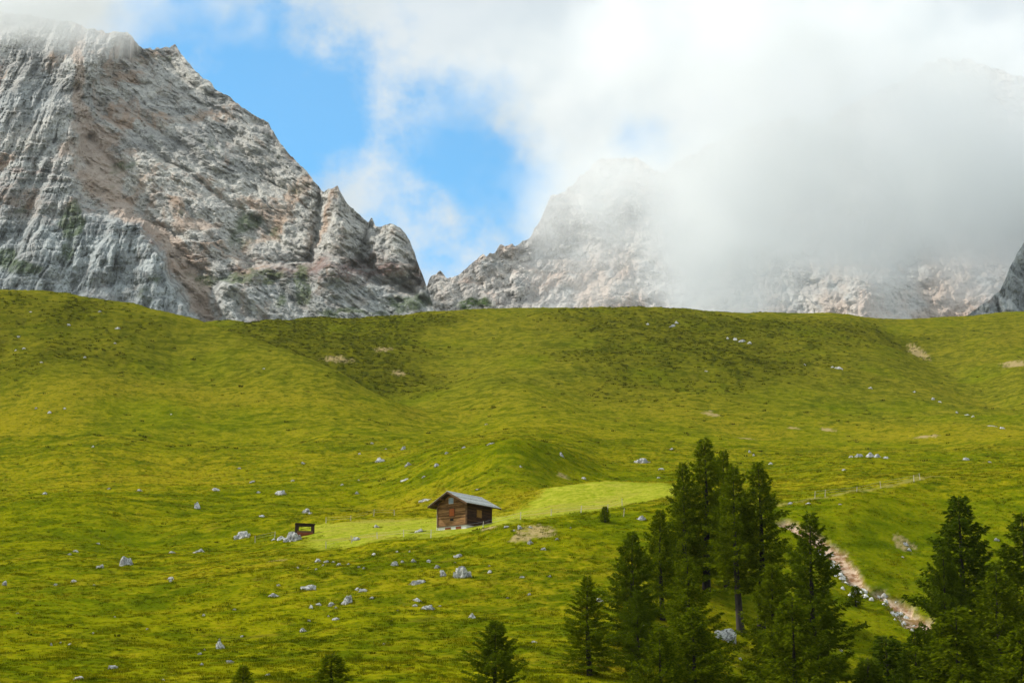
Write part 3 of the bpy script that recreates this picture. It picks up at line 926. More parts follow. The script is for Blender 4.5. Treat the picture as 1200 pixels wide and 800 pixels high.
# ------------------------------------------------------------------ the cabin
def build_cabin():
    HW, HL, WH = 2.75, 3.0, 3.45                # half width, half length, wall height
    TP = math.tan(R(28))
    rz = R(-37.3)
    corner = Vector(pix_dir(546.4, 614.3)) * 253.0
    off = Vector((HW * math.cos(rz) + HL * math.sin(rz), HW * math.sin(rz) - HL * math.cos(rz), 0))
    base = corner - off
    root = empty("log_cabin", base, rz)
    tag(root, "brown timber cabin with grey gable roof and orange shutter on the green slope", "cabin")

    def part(name, me, mat, parent=root):
        return link(name, me, parent, mat)
    pl = part("plinth", box_mesh("plinth", -HW + .06, HW - .06, -HL + .06, HL - .06, -4.0, -0.004), m_plaster)
    for x0, x1 in ((-1.35, -0.25), (0.72, 1.72)):
        h = part("cellar_hatch", box_mesh("cellar_hatch", x0, x1, -HL + .02, -HL + .10, -0.86, -0.14), m_brick, pl)
        for k in range(1, 4):
            pass
    bh = WH / 16
    # horizontal boards on all four walls, each a piece of its own
    for side in ('front', 'back', 'right', 'left'):
        k = 0
        z = 0.0
        while True:
            z1 = z + bh
            if z >= WH:
                if side in ('right', 'left'):
                    break
                w0 = HW - (z - WH) / TP
                w1 = HW - (z1 - WH) / TP
                if w0 < 0.12:
                    break
                w1 = max(w1, 0.02)
            else:
                w0 = w1 = HW - 0.002
            jz = rnd.uniform(0, 0.025)
            if side in ('front', 'back'):
                sy = -1 if side == 'front' else 1
                y_in, y_out = sy * (HL - .12), sy * (HL + .02 + jz)
                me = prism_mesh("board", [(-w0, z + .008), (w0, z + .008), (w1, z1 - .008), (-w1, z1 - .008)], 'y', min(y_in, y_out), max(y_in, y_out))
                part("board", me, m_board)
            else:
                sx = 1 if side == 'right' else -1
                a, b = sx * (HW - .12), sx * (HW + .02 + jz)
                part("board", box_mesh("board", min(a, b), max(a, b), -HL + .13, HL - .13, z + .008, z1 - .008), m_board_shaded)
            z = z1
            k += 1
    for sx in (-1, 1):
        for sy in (-1, 1):
            part("corner_post", box_mesh("corner_post", sx * HW - .10, sx * HW + .10, sy * HL - .10, sy * HL + .10, 0.0, WH - .12), m_trim)
    part("sill_beam", box_mesh("sill_beam", -HW - .05, HW + .05, -HL - .07, -HL + .05, -0.02, 0.16), m_trim)
    # gable window with closed orange shutter
    fr = part("window", box_mesh("window", -0.52, 0.62, -HL - .085, -HL - .02, 1.38, 2.66), m_trim)
    part("shutter", box_mesh("shutter", -0.42, 0.02, -HL - .13, -HL - .09, 1.48, 2.56), m_orange, fr)
    part("shutter", box_mesh("shutter", 0.05, 0.52, -HL - .13, -HL - .09, 1.48, 2.56), m_orange, fr)
    v = part("vent", box_mesh("vent", -0.30, 0.32, -HL - .07, -HL - .01, 0.76, 1.10), m_black)
    aw = part("attic_window", box_mesh("attic_window", -0.58, 0.28, -HL - .09, -HL - .02, 3.35, 4.22), m_white)
    part("pane", box_mesh("pane", -0.50, -0.18, -HL - .11, -HL - .085, 3.42, 4.14), m_glass, aw)
    part("pane", box_mesh("pane", -0.10, 0.22, -HL - .11, -HL - .085, 3.42, 4.14), m_glass, aw)
    # side window with ochre shutter
    fr = part("window", box_mesh("window", HW + .02, HW + .085, -0.72, 0.62, 1.30, 2.55), m_trim)
    part("shutter", box_mesh("shutter", HW + .09, HW + .13, -0.62, -0.06, 1.38, 2.47), m_ochre, fr)
    part("shutter", box_mesh("shutter", HW + .09, HW + .13, -0.03, 0.52, 1.38, 2.47), m_ochre, fr)
    # roof
    OV, OE = 1.0, 1.15
    zr = WH + HW * TP + 0.16
    roof = part("roof", prism_mesh("roof", [(0, zr), (-HW - OV, zr - (HW + OV) * TP), (-HW - OV, zr - (HW + OV) * TP - .14), (0, zr - .16), (HW + OV, zr - (HW + OV) * TP - .14), (HW + OV, zr - (HW + OV) * TP)], 'y', -HL - OE, HL + OE), m_soffit)
    nrow = 11
    cs, sn = math.cos(R(28)), math.sin(R(28))
    for sx in (-1, 1):
        Ls = (HW + OV + 0.05) / cs
        for k in range(nrow):
            vs, fs = [], []
            u0 = Ls * (1 - k / nrow)
            u1 = Ls * (1 - (k + 1.25) / nrow)
            u1 = max(u1, 0.0)
            y = -HL - OE - .04
            while y < HL + OE:
                wd = rnd.uniform(0.22, 0.42)
                yb = min(y + wd - .015, HL + OE + .04)
                l0 = u0 + rnd.uniform(-.03, .03); th = rnd.uniform(.030, .05)
                b = len(vs)
                for (u, lift) in ((l0, .005), (u1, .005)):
                    for hgt in (0, th if u is l0 else .012):
                        for yy in (y, yb):
                            xx = sx * (u * cs + sn * hgt)
                            vs.append((xx, yy, zr - u * sn + cs * (hgt + lift) + (0.02 if u is l0 else 0)))
                fs += [(b, b + 1, b + 3, b + 2), (b + 2, b + 3, b + 7, b + 6), (b, b + 2, b + 6, b + 4), (b + 1, b + 5, b + 7, b + 3), (b + 4, b + 6, b + 7, b + 5), (b, b + 4, b + 5, b + 1)]
                y += wd
            me = bpy.data.meshes.new("shingle_course")
            me.from_pydata(vs, [], fs)
            bm = bmesh.new(); bm.from_mesh(me); bmesh.ops.recalc_face_normals(bm, faces=bm.faces[:]); bm.to_mesh(me); bm.free()
            part("shingle_course", me, m_shingle, roof)
    part("ridge_cap", prism_mesh("ridge_cap", [(0, zr + .09), (-.2, zr - .02), (.2, zr - .02)], 'y', -HL - OE - .05, HL + OE + .05), m_shingle, roof)
    for sy in (-1, 1):
        for sx in (-1, 1):
            y0 = sy * (HL + OE)
            e = HW + OV
            pts = [(0, zr - .01), (sx * e, zr - .01 - e * TP), (sx * e, zr - .27 - e * TP), (0, zr - .27)]
            part("bargeboard", prism_mesh("bargeboard", pts, 'y', min(y0, y0 + sy * .05), max(y0, y0 + sy * .05)), m_trim, roof)
    for sx in (-1, 1):
        e = sx * (HW + OV)
        part("gutter", box_mesh("gutter", min(e, e + sx * .09), max(e, e + sx * .09), -HL - OE, HL + OE, zr - (HW + OV) * TP - .17, zr - (HW + OV) * TP - .07), m_soffit, roof)
    for xx in (-2.75, -1.4, 0, 1.4, 2.75):      # purlin ends carrying the overhang
        zp = zr - abs(xx) * TP - .19
        for sy in (-1, 1):
            a, b = sy * (HL - .2), sy * (HL + OE - .02)
            part("purlin", box_mesh("purlin", xx - .09, xx + .09, min(a, b), max(a, b), zp - .24, zp), m_trim, roof)
    part("downpipe", box_mesh("downpipe", -HW - .19, -HW - .10, -HL - .02, -HL + .08, -0.9, WH - .55), m_white)
    return root


cabin = build_cabin()


# ------------------------------------------------------------------ hay shelter
def build_shelter():
    p = place(357, 626.5)
    root = empty("hay_shelter", p, R(10))
    tag(root, "small dark open wooden shelter beside the big grey boulder", "shelter")
    Wd, Dp, H = 2.9, 2.0, 1.72
    for sx in (-1, 1):
        for sy in (-1, 1):
            w_ = .27 if sx < 0 else .22
            x, y = sx * (Wd / 2 - .2), sy * (Dp / 2 - .15)
            link("post", box_mesh("post", x - w_, x + w_, y - .1, y + .1, -1.0, H - .05), root, m_soffit)
    nb = 8
    for k in range(nb):
        x0 = -Wd / 2 - .12 + k * (Wd + .24) / nb
        z = H + .10 - .12 * k / nb + rnd.uniform(-.01, .01)
        link("roof_board", box_mesh("roof_board", x0 + .01, x0 + (Wd + .24) / nb - .01, -Dp / 2 - .25, Dp / 2 + .2, z, z + .09), root, m_soffit)
    link("lintel", box_mesh("lintel", -Wd / 2 + .05, Wd / 2 - .05, -Dp / 2 - .02, -Dp / 2 + .14, H - .36, H + .0), root, m_soffit)
    for k in range(4):
        z = -0.4 + k * .28
        link("front_board", box_mesh("front_board", -Wd / 2 + .18, Wd / 2 - .18, -Dp / 2 - .0 - .05, -Dp / 2 + .03, z, z + .26), root, m_brick if k < 3 else m_trim)
    for k in range(4):
        z = -0.3 + k * .28
        link("back_board", box_mesh("back_board", -Wd / 2 + .08, Wd / 2 - .08, Dp / 2 - .04, Dp / 2 + .03, z, z + .27), root, m_soffit)
    for k in range(6):
        z = -0.4 + k * .30
        link("side_board", box_mesh("side_board", -Wd / 2 - .02, -Wd / 2 + .04, -Dp / 2 + .06, Dp / 2 - .06, z, z + .28), root, m_soffit)
    return root


build_shelter()


# ------------------------------------------------------------------ fences
def build_fence(label, pts, seed):
    rr = random.Random(seed)
    p0 = place(*pts[0])
    root = empty("wire_fence", p0)
    tag(root, label, "fence")
    tops = []
    for (px, py) in pts:
        p = place(px, py)
        h = rr.uniform(0.95, 1.25)
        bm = bmesh.new()
        bmesh.ops.create_cone(bm, cap_ends=True, segments=7, radius1=.065, radius2=.05, depth=h + .6)
        me = bpy.data.meshes.new("post"); bm.to_mesh(me); bm.free()
        o = link("post", me, root, m_post)
        o.location = p - p0 + Vector((0, 0, (h - .6) / 2))
        o.rotation_euler = (rr.uniform(-.1, .1), rr.uniform(-.13, .13), 0)
        tops.append(p - p0 + Vector((0, 0, h)))
    for lv in (0.12, 0.5):
        vs, fs = [], []
        for a, b in zip(tops[:-1], tops[1:]):
            if (b - a).length > 26:
                continue
            a2, b2 = a - Vector((0, .08, lv)), b - Vector((0, .08, lv))
            k = len(vs)
            for q in (a2, b2):
                vs += [q + Vector((0, 0, .008)), q + Vector((0, .01, -.006)), q + Vector((0, -.01, -.006))]
            fs += [(k, k + 1, k + 4, k + 3), (k + 1, k + 2, k + 5, k + 4), (k + 2, k, k + 3, k + 5)]
        if fs:
            me = bpy.data.meshes.new("wire"); me.from_pydata([tuple(v) for v in vs], [], fs)
            link("wire", me, root, m_steel)


build_fence("pale fence posts along the lower edge of the mown meadow, past the cabin", [(382, 641), (412, 635), (442, 630), (473, 627), (505, 625), (566, 616), (610, 609), (646, 605), (681, 602), (712, 600), (729, 592), (731, 606)], 3)
build_fence("pale fence posts behind the mown meadow, between shelter and cabin", [(382, 613), (411, 611), (438, 609), (462, 608)], 4)
build_fence("pale fence posts along the worn trail above the erosion scar", [(955, 583), (967, 581), (1004, 576), (1032, 571), (1071, 565), (1078, 563)], 5)
build_fence("two short fence posts left of the boulder by the shelter", [(299, 632), (322, 628)], 6)

# ------------------------------------------------------------------ boulders
m_stone, t, out = new_mat("pale_boulder")
tcn = t.node('ShaderNodeTexCoord'); geo = t.node('ShaderNodeNewGeometry'); oi = t.node('ShaderNodeObjectInfo')
pos = t.vmath('ADD', geo.outputs['Position'], t.vmath('SCALE', oi.outputs['Location'], None, 3.7))
n1 = t.noise(t.mapping(pos, (1.1, 1.1, 1.6)), 1.0, 6, 0.68, 0.6)
n2 = t.noise(t.mapping(pos, (4.5, 4.5, 4.5)), 1.0, 5, 0.7)
c = t.mix(t.ramp(n1, 0.38, 0.60), (0.25, 0.25, 0.24), (0.68, 0.67, 0.63))
c = t.mix(t.ramp(n2, 0.52, 0.36), c, (0.12, 0.115, 0.10))
c = t.mix(t.math('MULTIPLY', t.ramp(t.noise(t.mapping(pos, (0.8, 0.8, 0.8), loc=(3, 3, 3)), 1.0, 4), 0.60, 0.72), 0.35), c, (0.30, 0.20, 0.10))
bs = t.node('ShaderNodeBsdfPrincipled'); t.put(bs.inputs['Base Color'], c)
bs.inputs['Roughness'].default_value = 0.9; bs.inputs['Specular IOR Level'].default_value = 0.15
b = t.node('ShaderNodeBump'); b.inputs['Strength'].default_value = 0.9; b.inputs['Distance'].default_value = 0.15
t.put(b.inputs['Height'], t.math('ADD', n1, n2)); t.l.new(b.outputs[0], bs.inputs['Normal'])
t.l.new(bs.outputs[0], out.inputs['Surface'])


def rock_mesh(seed, sub=4, cuts=9, peak=0.0, rough=0.16):
    """unit boulder about 1 wide, sitting from z=-0.35 up to 0.65"""
    rr = np.random.default_rng(seed)
    bm = bmesh.new()
    bmesh.ops.create_icosphere(bm, subdivisions=sub, radius=1.0)
    V = np.array([v.co[:] for v in bm.verts])
    r = np.ones(len(V))
    for k in range(cuts):
        n = rr.normal(size=3); n /= np.linalg.norm(n)
        dcut = rr.uniform(0.55, 0.92)
        dp = V @ n
        r = np.minimum(r, np.where(dp > 1e-3, dcut / np.maximum(dp, 1e-3), 9))
    V = V * r[:, None]
    dd = fbm(V[:, 0] * 1.8 + seed, V[:, 1] * 1.8, V[:, 2] * 1.8, 5, 0.6)
    ck = ridged(V[:, 0] * 1.3 + seed, V[:, 1] * 1.3, V[:, 2] * 1.3 + 4, 4)
    V = V * (1 + rough * 1.6 * dd - rough * 0.35 * ck)[:, None]
    if peak:
        V[:, :2] *= (1.15 - peak * np.clip(V[:, 2:3] + 0.4, 0, 1.4))
    V[:, 0] *= 0.5 / np.abs(V[:, 0]).max(); V[:, 1] *= 0.5 / np.abs(V[:, 1]).max()
    zt = V[:, 2].max()
    V[:, 2] = V[:, 2] / zt * 1.0
    for v, c_ in zip(bm.verts, V):
        v.co = c_
    me = bpy.data.meshes.new("boulder")
    bm.to_mesh(me); bm.free()
    me.polygons.foreach_set("use_smooth", np.zeros(len(me.polygons), bool))
    me.materials.append(m_stone)
    return me


RIMS = []
ROCKS_BIG = [rock_mesh(k, 4, 10, pk, rg) for k, pk, rg in ((1, 0, .2), (2, .5, .18), (3, .2, .25), (4, 0, .16), (5, .3, .28), (6, .15, .2))]
ROCKS_SML = [rock_mesh(20 + k, 3, 8, 0.1 * (k % 3), .2) for k in range(7)]


def boulder(px, py, w_, h_, label, group=None, big=None, name="boulder", cat="boulder", dmax=980.0, yscale=None):
    """px, py: foot of the stone in the photograph; w_, h_: its size there"""
    p = place(px, py, 110, dmax)
    k = math.sqrt(p.x ** 2 + p.y ** 2 + p.z ** 2) / F
    me = ROCKS_BIG[big] if big is not None else rnd.choice(ROCKS_SML)
    o = link(name, me)
    wd, ht = w_ * k * .95, h_ * k * .82
    o.scale = (wd * 1.08, wd * (yscale or rnd.uniform(0.75, 1.2)), ht * 1.3)
    o.location = p + Vector((0, wd * 0.25, ht * 0.02))
    o.location.z = min(p.z, gz(o.location.x, o.location.y)) - ht * 0.42
    RIMS.append((o.location.x, o.location.y, wd))
    rz_ = rnd.choice((0, math.pi)) + rnd.uniform(-.5, .5)
    o.rotation_euler = (rnd.uniform(-.25, .25), rnd.uniform(-.3, .3), rz_)
    tag(o, label, cat, group)
    return o


BIG = [
    (145, 666, 31, 16, "pointed grey boulder with a white tip, alone on the left slope", 1),
    (115, 668, 12, 7, "low pale stone just left of the pointed boulder", 3),
    (231, 645, 20, 9, "smooth rounded pale boulder on the brow left of the shelter", 3),
    (285, 627, 24, 13, "rough whitish double boulder uphill left of the shelter", 4),
    (232, 598, 13, 13, "upright pale boulder standing alone above the left slope", 1),
    (256, 574, 22, 5, "long flat whitish slab high above the upright pale boulder", 3),
    (329, 577, 15, 7, "pale wedge-shaped stone uphill of the shelter", 0),
    (295, 564, 11, 5, "grey flat stone between the long slab and the wedge-shaped stone", 3),
    (358, 598, 14, 9, "pair of grey blocks directly uphill of the shelter", 4),
    (259, 756, 14, 18, "tall stack of pale rocks low on the open slope", 5),
    (131, 781, 13, 6, "flattish pale rock alone on the lowest part of the left slope", 0),
    (360, 693, 22, 10, "pale slanting boulder below the meadow edge", 0),
    (405, 706, 19, 17, "smooth light grey boulder with steep sides below the meadow edge", 1),
    (424, 693, 12, 7, "whitish block just uphill right of the smooth grey boulder", 0),
    (323, 699, 20, 5, "row-like low grey ledge left of the slanting boulder", 3),
    (396, 723, 15, 4, "flat white slab lying below the smooth grey boulder", 3),
    (462, 669, 13, 8, "pale chunk between the meadow edge and the white slabs", 2),
    (542, 684, 26, 20, "large cracked grey boulder half sunk in grass below the cabin", 4),
    (521, 682, 10, 12, "narrow mossy grey rock left against the large cracked boulder", 2),
    (490, 689, 21, 8, "broad pale block uphill of the flat white slabs", 0),
    (491, 704, 16, 4, "upper flat white slab below the broad pale block", 3),
    (502, 713, 16, 8, "bright white slab lowest below the broad pale block", 0),
    (537, 655, 12, 7, "pale stone on the slope straight below the cabin", 0),
    (554, 722, 12, 9, "dark-sided grey rock downhill of the large cracked boulder", 5),
    (610, 622, 8, 8, "pale upright stone beside the bare tan earth patch", 2),
    (622, 638, 10, 8, "grey rock at the lower rim of the bare tan earth patch", 5),
    (490, 623, 14, 7, "white-topped stone on the meadow left of the cabin", 3),
    (446, 542, 16, 9, "slanting dark grey boulder uphill left of the cabin", 2),
    (472, 527, 9, 8, "upright whitish block behind the slanting dark grey boulder", 1),
    (480, 546, 12, 5, "low white boulder uphill of the cabin", 3),
    (475, 561, 16, 4, "long thin white slab uphill of the cabin", 3),
    (500, 580, 28, 6, "low grey rock ledge in the grass just behind the cabin", 3),
    (575, 522, 13, 4, "flat white stone on the crest of the knoll behind the cabin", 3),
    (752, 609, 14, 9, "pale boulder beside the tall trees at the meadow's end", 4),
    (849, 745, 30, 22, "dark grey boulder at the foot of the twin slender trees", 0),
    (752, 540, 24, 9, "pale jagged rock uphill of the mown mound", 4),
    (416, 632, 10, 7, "tan stone lying on the mown meadow", 0),
    (442, 619, 10, 5, "dark brown stone on the mown meadow by the back fence", 3),
]
for px, py, w_, h_, lab, v in BIG:
    boulder(px, py, w_, h_, lab, None, v)
boulder(344, 633, 25, 16, "big pale craggy boulder leaning against the dark shelter", None, 4, dmax=262)
for k, (px, py, w_, h_) in enumerate(((330, 629, 16, 6), (341, 628, 12, 7), (321, 630, 9, 4))):
    boulder(px, py, w_, h_, "low pale rubble stone left of the craggy boulder at the shelter", "rubble stones beside the shelter", None)
for px, py, w_, h_ in ((1008, 540, 15, 7), (1020, 540, 16, 9), (1030, 540, 12, 7), (1040, 541, 11, 5), (998, 541, 8, 4)):
    boulder(px, py, w_, h_, "whitish rock of the outcrop on the bench above the trail", "outcrop rocks above the trail", None)
SETS = {
    "small pale stone scattered on the grass of the left slope": [(202, 648, 12, 5), (163, 578, 11, 4), (52, 579, 7, 4), (108, 536, 5, 3), (355, 546, 6, 3), (306, 612, 11, 4), (115, 632, 7, 3), (80, 652, 7, 4), (88, 649, 8, 4),
        (199, 680, 10, 6), (200, 684, 6, 4), (238, 721, 6, 4), (92, 797, 15, 5), (65, 690, 9, 4), (85, 685, 9, 4), (110, 689, 5, 3), (82, 756, 6, 4), (234, 764, 6, 4), (235, 780, 6, 5), (268, 779, 14, 5), (60, 757, 5, 5), (71, 754, 5, 3), (172, 735, 4, 3), (109, 743, 4, 3),
        (4, 690, 6, 8), (127, 574, 5, 3), (280, 551, 6, 3), (303, 575, 7, 4), (343, 564, 8, 3), (240, 760, 4, 3), (314, 795, 9, 4), (190, 799, 6, 3), (284, 736, 5, 3), (275, 713, 6, 3), (134, 723, 4, 2), (20, 722, 4, 2)],
    "small whitish stone below the meadow edge and the shelter": [(418, 691, 9, 5), (373, 706, 7, 5), (364, 711, 7, 6), (389, 706, 10, 7), (326, 690, 7, 3), (372, 657, 9, 6), (382, 659, 10, 5), (391, 659, 5, 3), (397, 668, 8, 5), (361, 669, 4, 2), (378, 669, 5, 3),
        (438, 648, 7, 5), (355, 732, 8, 7), (349, 669, 4, 3), (436, 702, 6, 4), (394, 711, 5, 4), (385, 720, 4, 2), (370, 677, 4, 3), (427, 674, 5, 3), (420, 673, 6, 3), (408, 664, 5, 3), (471, 665, 7, 4), (362, 723, 6, 4)],
    "small pale stone in the grass below the cabin": [(487, 709, 9, 4), (516, 709, 5, 3), (484, 663, 10, 6), (502, 662, 7, 5), (512, 670, 9, 6), (573, 678, 7, 6), (612, 681, 9, 4), (644, 679, 6, 3), (620, 698, 6, 4), (637, 645, 9, 4), (653, 634, 6, 4), (703, 703, 12, 6),
        (626, 753, 9, 5), (668, 622, 4, 3), (594, 618, 8, 4), (602, 624, 5, 3), (574, 671, 5, 3), (465, 648, 5, 3), (480, 645, 4, 3), (533, 661, 4, 2), (466, 712, 4, 2), (595, 700, 4, 2), (450, 755, 6, 3), (622, 620, 7, 3)],
    "small white stone scattered uphill of the cabin": [(512, 547, 7, 5), (497, 558, 6, 3), (418, 574, 10, 5), (523, 533, 8, 4), (544, 527, 6, 3), (610, 543, 5, 3), (659, 534, 7, 8), (684, 557, 7, 5), (560, 570, 6, 2), (401, 566, 6, 3), (420, 560, 6, 3), (421, 535, 5, 3), (436, 522, 5, 3), (405, 601, 5, 3), (362, 603, 6, 4), (570, 497, 5, 2), (452, 526, 5, 2)],
    "small pale stone on the bench right of the tall trees": [(787, 531, 8, 4), (775, 550, 10, 4), (879, 534, 4, 5), (884, 539, 4, 4), (903, 547, 9, 4), (927, 589, 8, 4), (948, 590, 7, 3), (985, 592, 6, 2), (1132, 539, 10, 5), (1187, 548, 7, 3), (989, 554, 7, 3), (1160, 541, 6, 3), (772, 560, 5, 3)],
    "tiny pale stone high on the far slope": [(1163, 500, 17, 4), (1175, 503, 9, 3), (983, 431, 14, 5), (976, 428, 8, 3), (1094, 468, 6, 5), (1102, 471, 6, 4), (1121, 481, 5, 3), (1134, 486, 7, 3), (1141, 488, 6, 3), (1072, 461, 5, 3), (870, 402, 9, 5), (862, 400, 8, 6), (853, 398, 6, 4), (878, 404, 6, 3), (788, 383, 9, 5), (793, 380, 6, 4), (1020, 455, 5, 3), (828, 440, 8, 2), (758, 379, 6, 4), (944, 428, 5, 4)],
    "tiny pale stone near the crest of the left hill": [(57, 487, 7, 5), (75, 482, 5, 3), (47, 428, 8, 4), (137, 387, 9, 4), (80, 380, 6, 3), (22, 390, 6, 3), (28, 410, 6, 3), (134, 405, 4, 2), (117, 368, 5, 3), (36, 365, 5, 3), (42, 483, 4, 3), (99, 422, 4, 2), (200, 485, 3, 2), (18, 412, 5, 3), (309, 437, 4, 2)],
    "pale stone low in the clearing among the front trees": [(868, 770, 6, 4), (880, 785, 5, 3), (856, 790, 5, 4), (986, 762, 6, 4), (985, 778, 5, 3), (1035, 770, 5, 3), (1062, 640, 10, 6), (1065, 646, 7, 4), (1168, 632, 9, 5), (1058, 655, 5, 3)],
}
MARKS = [(145, 666, "pointed grey boulder"), (231, 645, "smooth rounded boulder on the brow"), (285, 627, "rough double boulder"), (232, 598, "upright pale boulder"), (256, 574, "long flat whitish slab"),
         (329, 577, "wedge-shaped stone"), (350, 628, "dark shelter"), (259, 756, "tall stack of pale rocks"), (131, 781, "flattish pale rock"), (360, 693, "pale slanting boulder"), (405, 706, "smooth light grey boulder"),
         (462, 669, "pale chunk below the meadow"), (542, 684, "large cracked boulder"), (490, 695, "broad pale block"), (537, 630, "cabin"), (554, 722, "dark-sided grey rock"), (622, 630, "bare tan earth patch"),
         (446, 542, "slanting dark grey boulder"), (480, 552, "long thin white slab"), (575, 522, "flat stone on the knoll's crest"), (752, 609, "pale boulder at the meadow's end"), (752, 540, "pale jagged rock"),
         (1020, 540, "white rock outcrop"), (849, 745, "boulder under the twin slender trees"), (690, 720, "lone feathery larch")]
for lab, lst in SETS.items():
    near_set = "far slope" not in lab and "left hill" not in lab and "front trees" not in lab
    for px, py, w_, h_ in lst:
        l2 = lab
        if near_set:
            mx_, my_, mk = min(MARKS, key=lambda q: math.hypot(q[0] - px, 1.6 * (q[1] - py)))
            size = "tiny" if w_ <= 5 else ("small" if w_ <= 8 else "fist-shaped" if h_ / w_ > .62 else "low flat")
            size = size.replace("fist-shaped", "blocky")
            rel = "uphill of" if py < my_ - 7 else ("downhill of" if py > my_ + 7 else "level with")
            l2 = f"{size} pale stone in the grass {rel} the {mk}"
        boulder(px, py, w_, h_, l2, "pale stones scattered over the grass" if near_set else lab.replace("small ", "").replace("tiny ", "").replace("stone", "stones"), None, "stone", "stone")
m_chalk = simple_mat("white_limestone", (0.50, 0.48, 0.44), (0.84, 0.82, 0.77), (1.5, 1.5, 1.5), 0.9, 0.05)
rr = random.Random(5)
SCW = [(958, 640), (968, 648), (976, 655), (982, 668), (990, 680), (1000, 688), (1010, 696), (1022, 698), (1035, 703), (1046, 707), (1056, 716), (1060, 724), (1068, 733)]
for k in range(84):
    i = rr.randrange(len(SCW) - 1)
    f = rr.random()
    px = SCW[i][0] + f * (SCW[i + 1][0] - SCW[i][0]) + rr.gauss(0, 6)
    py = SCW[i][1] + f * (SCW[i + 1][1] - SCW[i][1]) + rr.gauss(0, 4)
    w_ = rr.uniform(3.5, 10)
    o = boulder(px, py, w_, w_ * rr.uniform(.5, .75), ("larger" if w_ > 6.5 else "small") + " white stone lying in the " + ("upper reddish" if i < 4 else "middle" if i < 8 else "lowest") + " stretch of the erosion gully", "white stones in the erosion gully", None, "stone", "stone", 275)
    o.material_slots[0].link = 'OBJECT'
    o.material_slots[0].material = m_chalk

# ------------------------------------------------------------------ trees
def leaf_material(name, c1, c2, c3):
    m, t, out = new_mat(name)
    geo = t.node('ShaderNodeNewGeometry'); oi = t.node('ShaderNodeObjectInfo')
    ri = geo.outputs['Random Per Island']
    n = t.noise(t.mapping(geo.outputs['Position'], (0.6, 0.6, 0.6)), 1.0, 3, 0.6)
    c = t.mix(t.ramp(t.math('ADD', t.math('MULTIPLY', ri, 0.6), t.math('MULTIPLY', n, 0.6)), 0.3, 0.95), c1, c2)
    c = t.mix(t.math('MULTIPLY', oi.outputs['Random'], 0.55), c, c3)
    d = t.node('ShaderNodeBsdfDiffuse'); t.put(d.inputs['Color'], c)
    tr = t.node('ShaderNodeBsdfTranslucent'); t.put(tr.inputs['Color'], t.mix(1.0, c, (1.2, 1.25, 0.6), 'MULTIPLY'))
    mx = t.node('ShaderNodeMixShader'); mx.inputs[0].default_value = 0.38
    t.l.new(d.outputs[0], mx.inputs[1]); t.l.new(tr.outputs[0], mx.inputs[2])
    t.l.new(mx.outputs[0], out.inputs['Surface'])
    return m


m_larch = leaf_material("larch_needles", (0.042, 0.068, 0.0025), (0.160, 0.192, 0.005), (0.120, 0.150, 0.004))
m_spruce = leaf_material("dark_needles", (0.028, 0.050, 0.003), (0.090, 0.125, 0.006), (0.090, 0.118, 0.004))
m_bark = simple_mat("grey_brown_bark", (0.014, 0.010, 0.008), (0.042, 0.034, 0.027), (5, 5, 1.2))


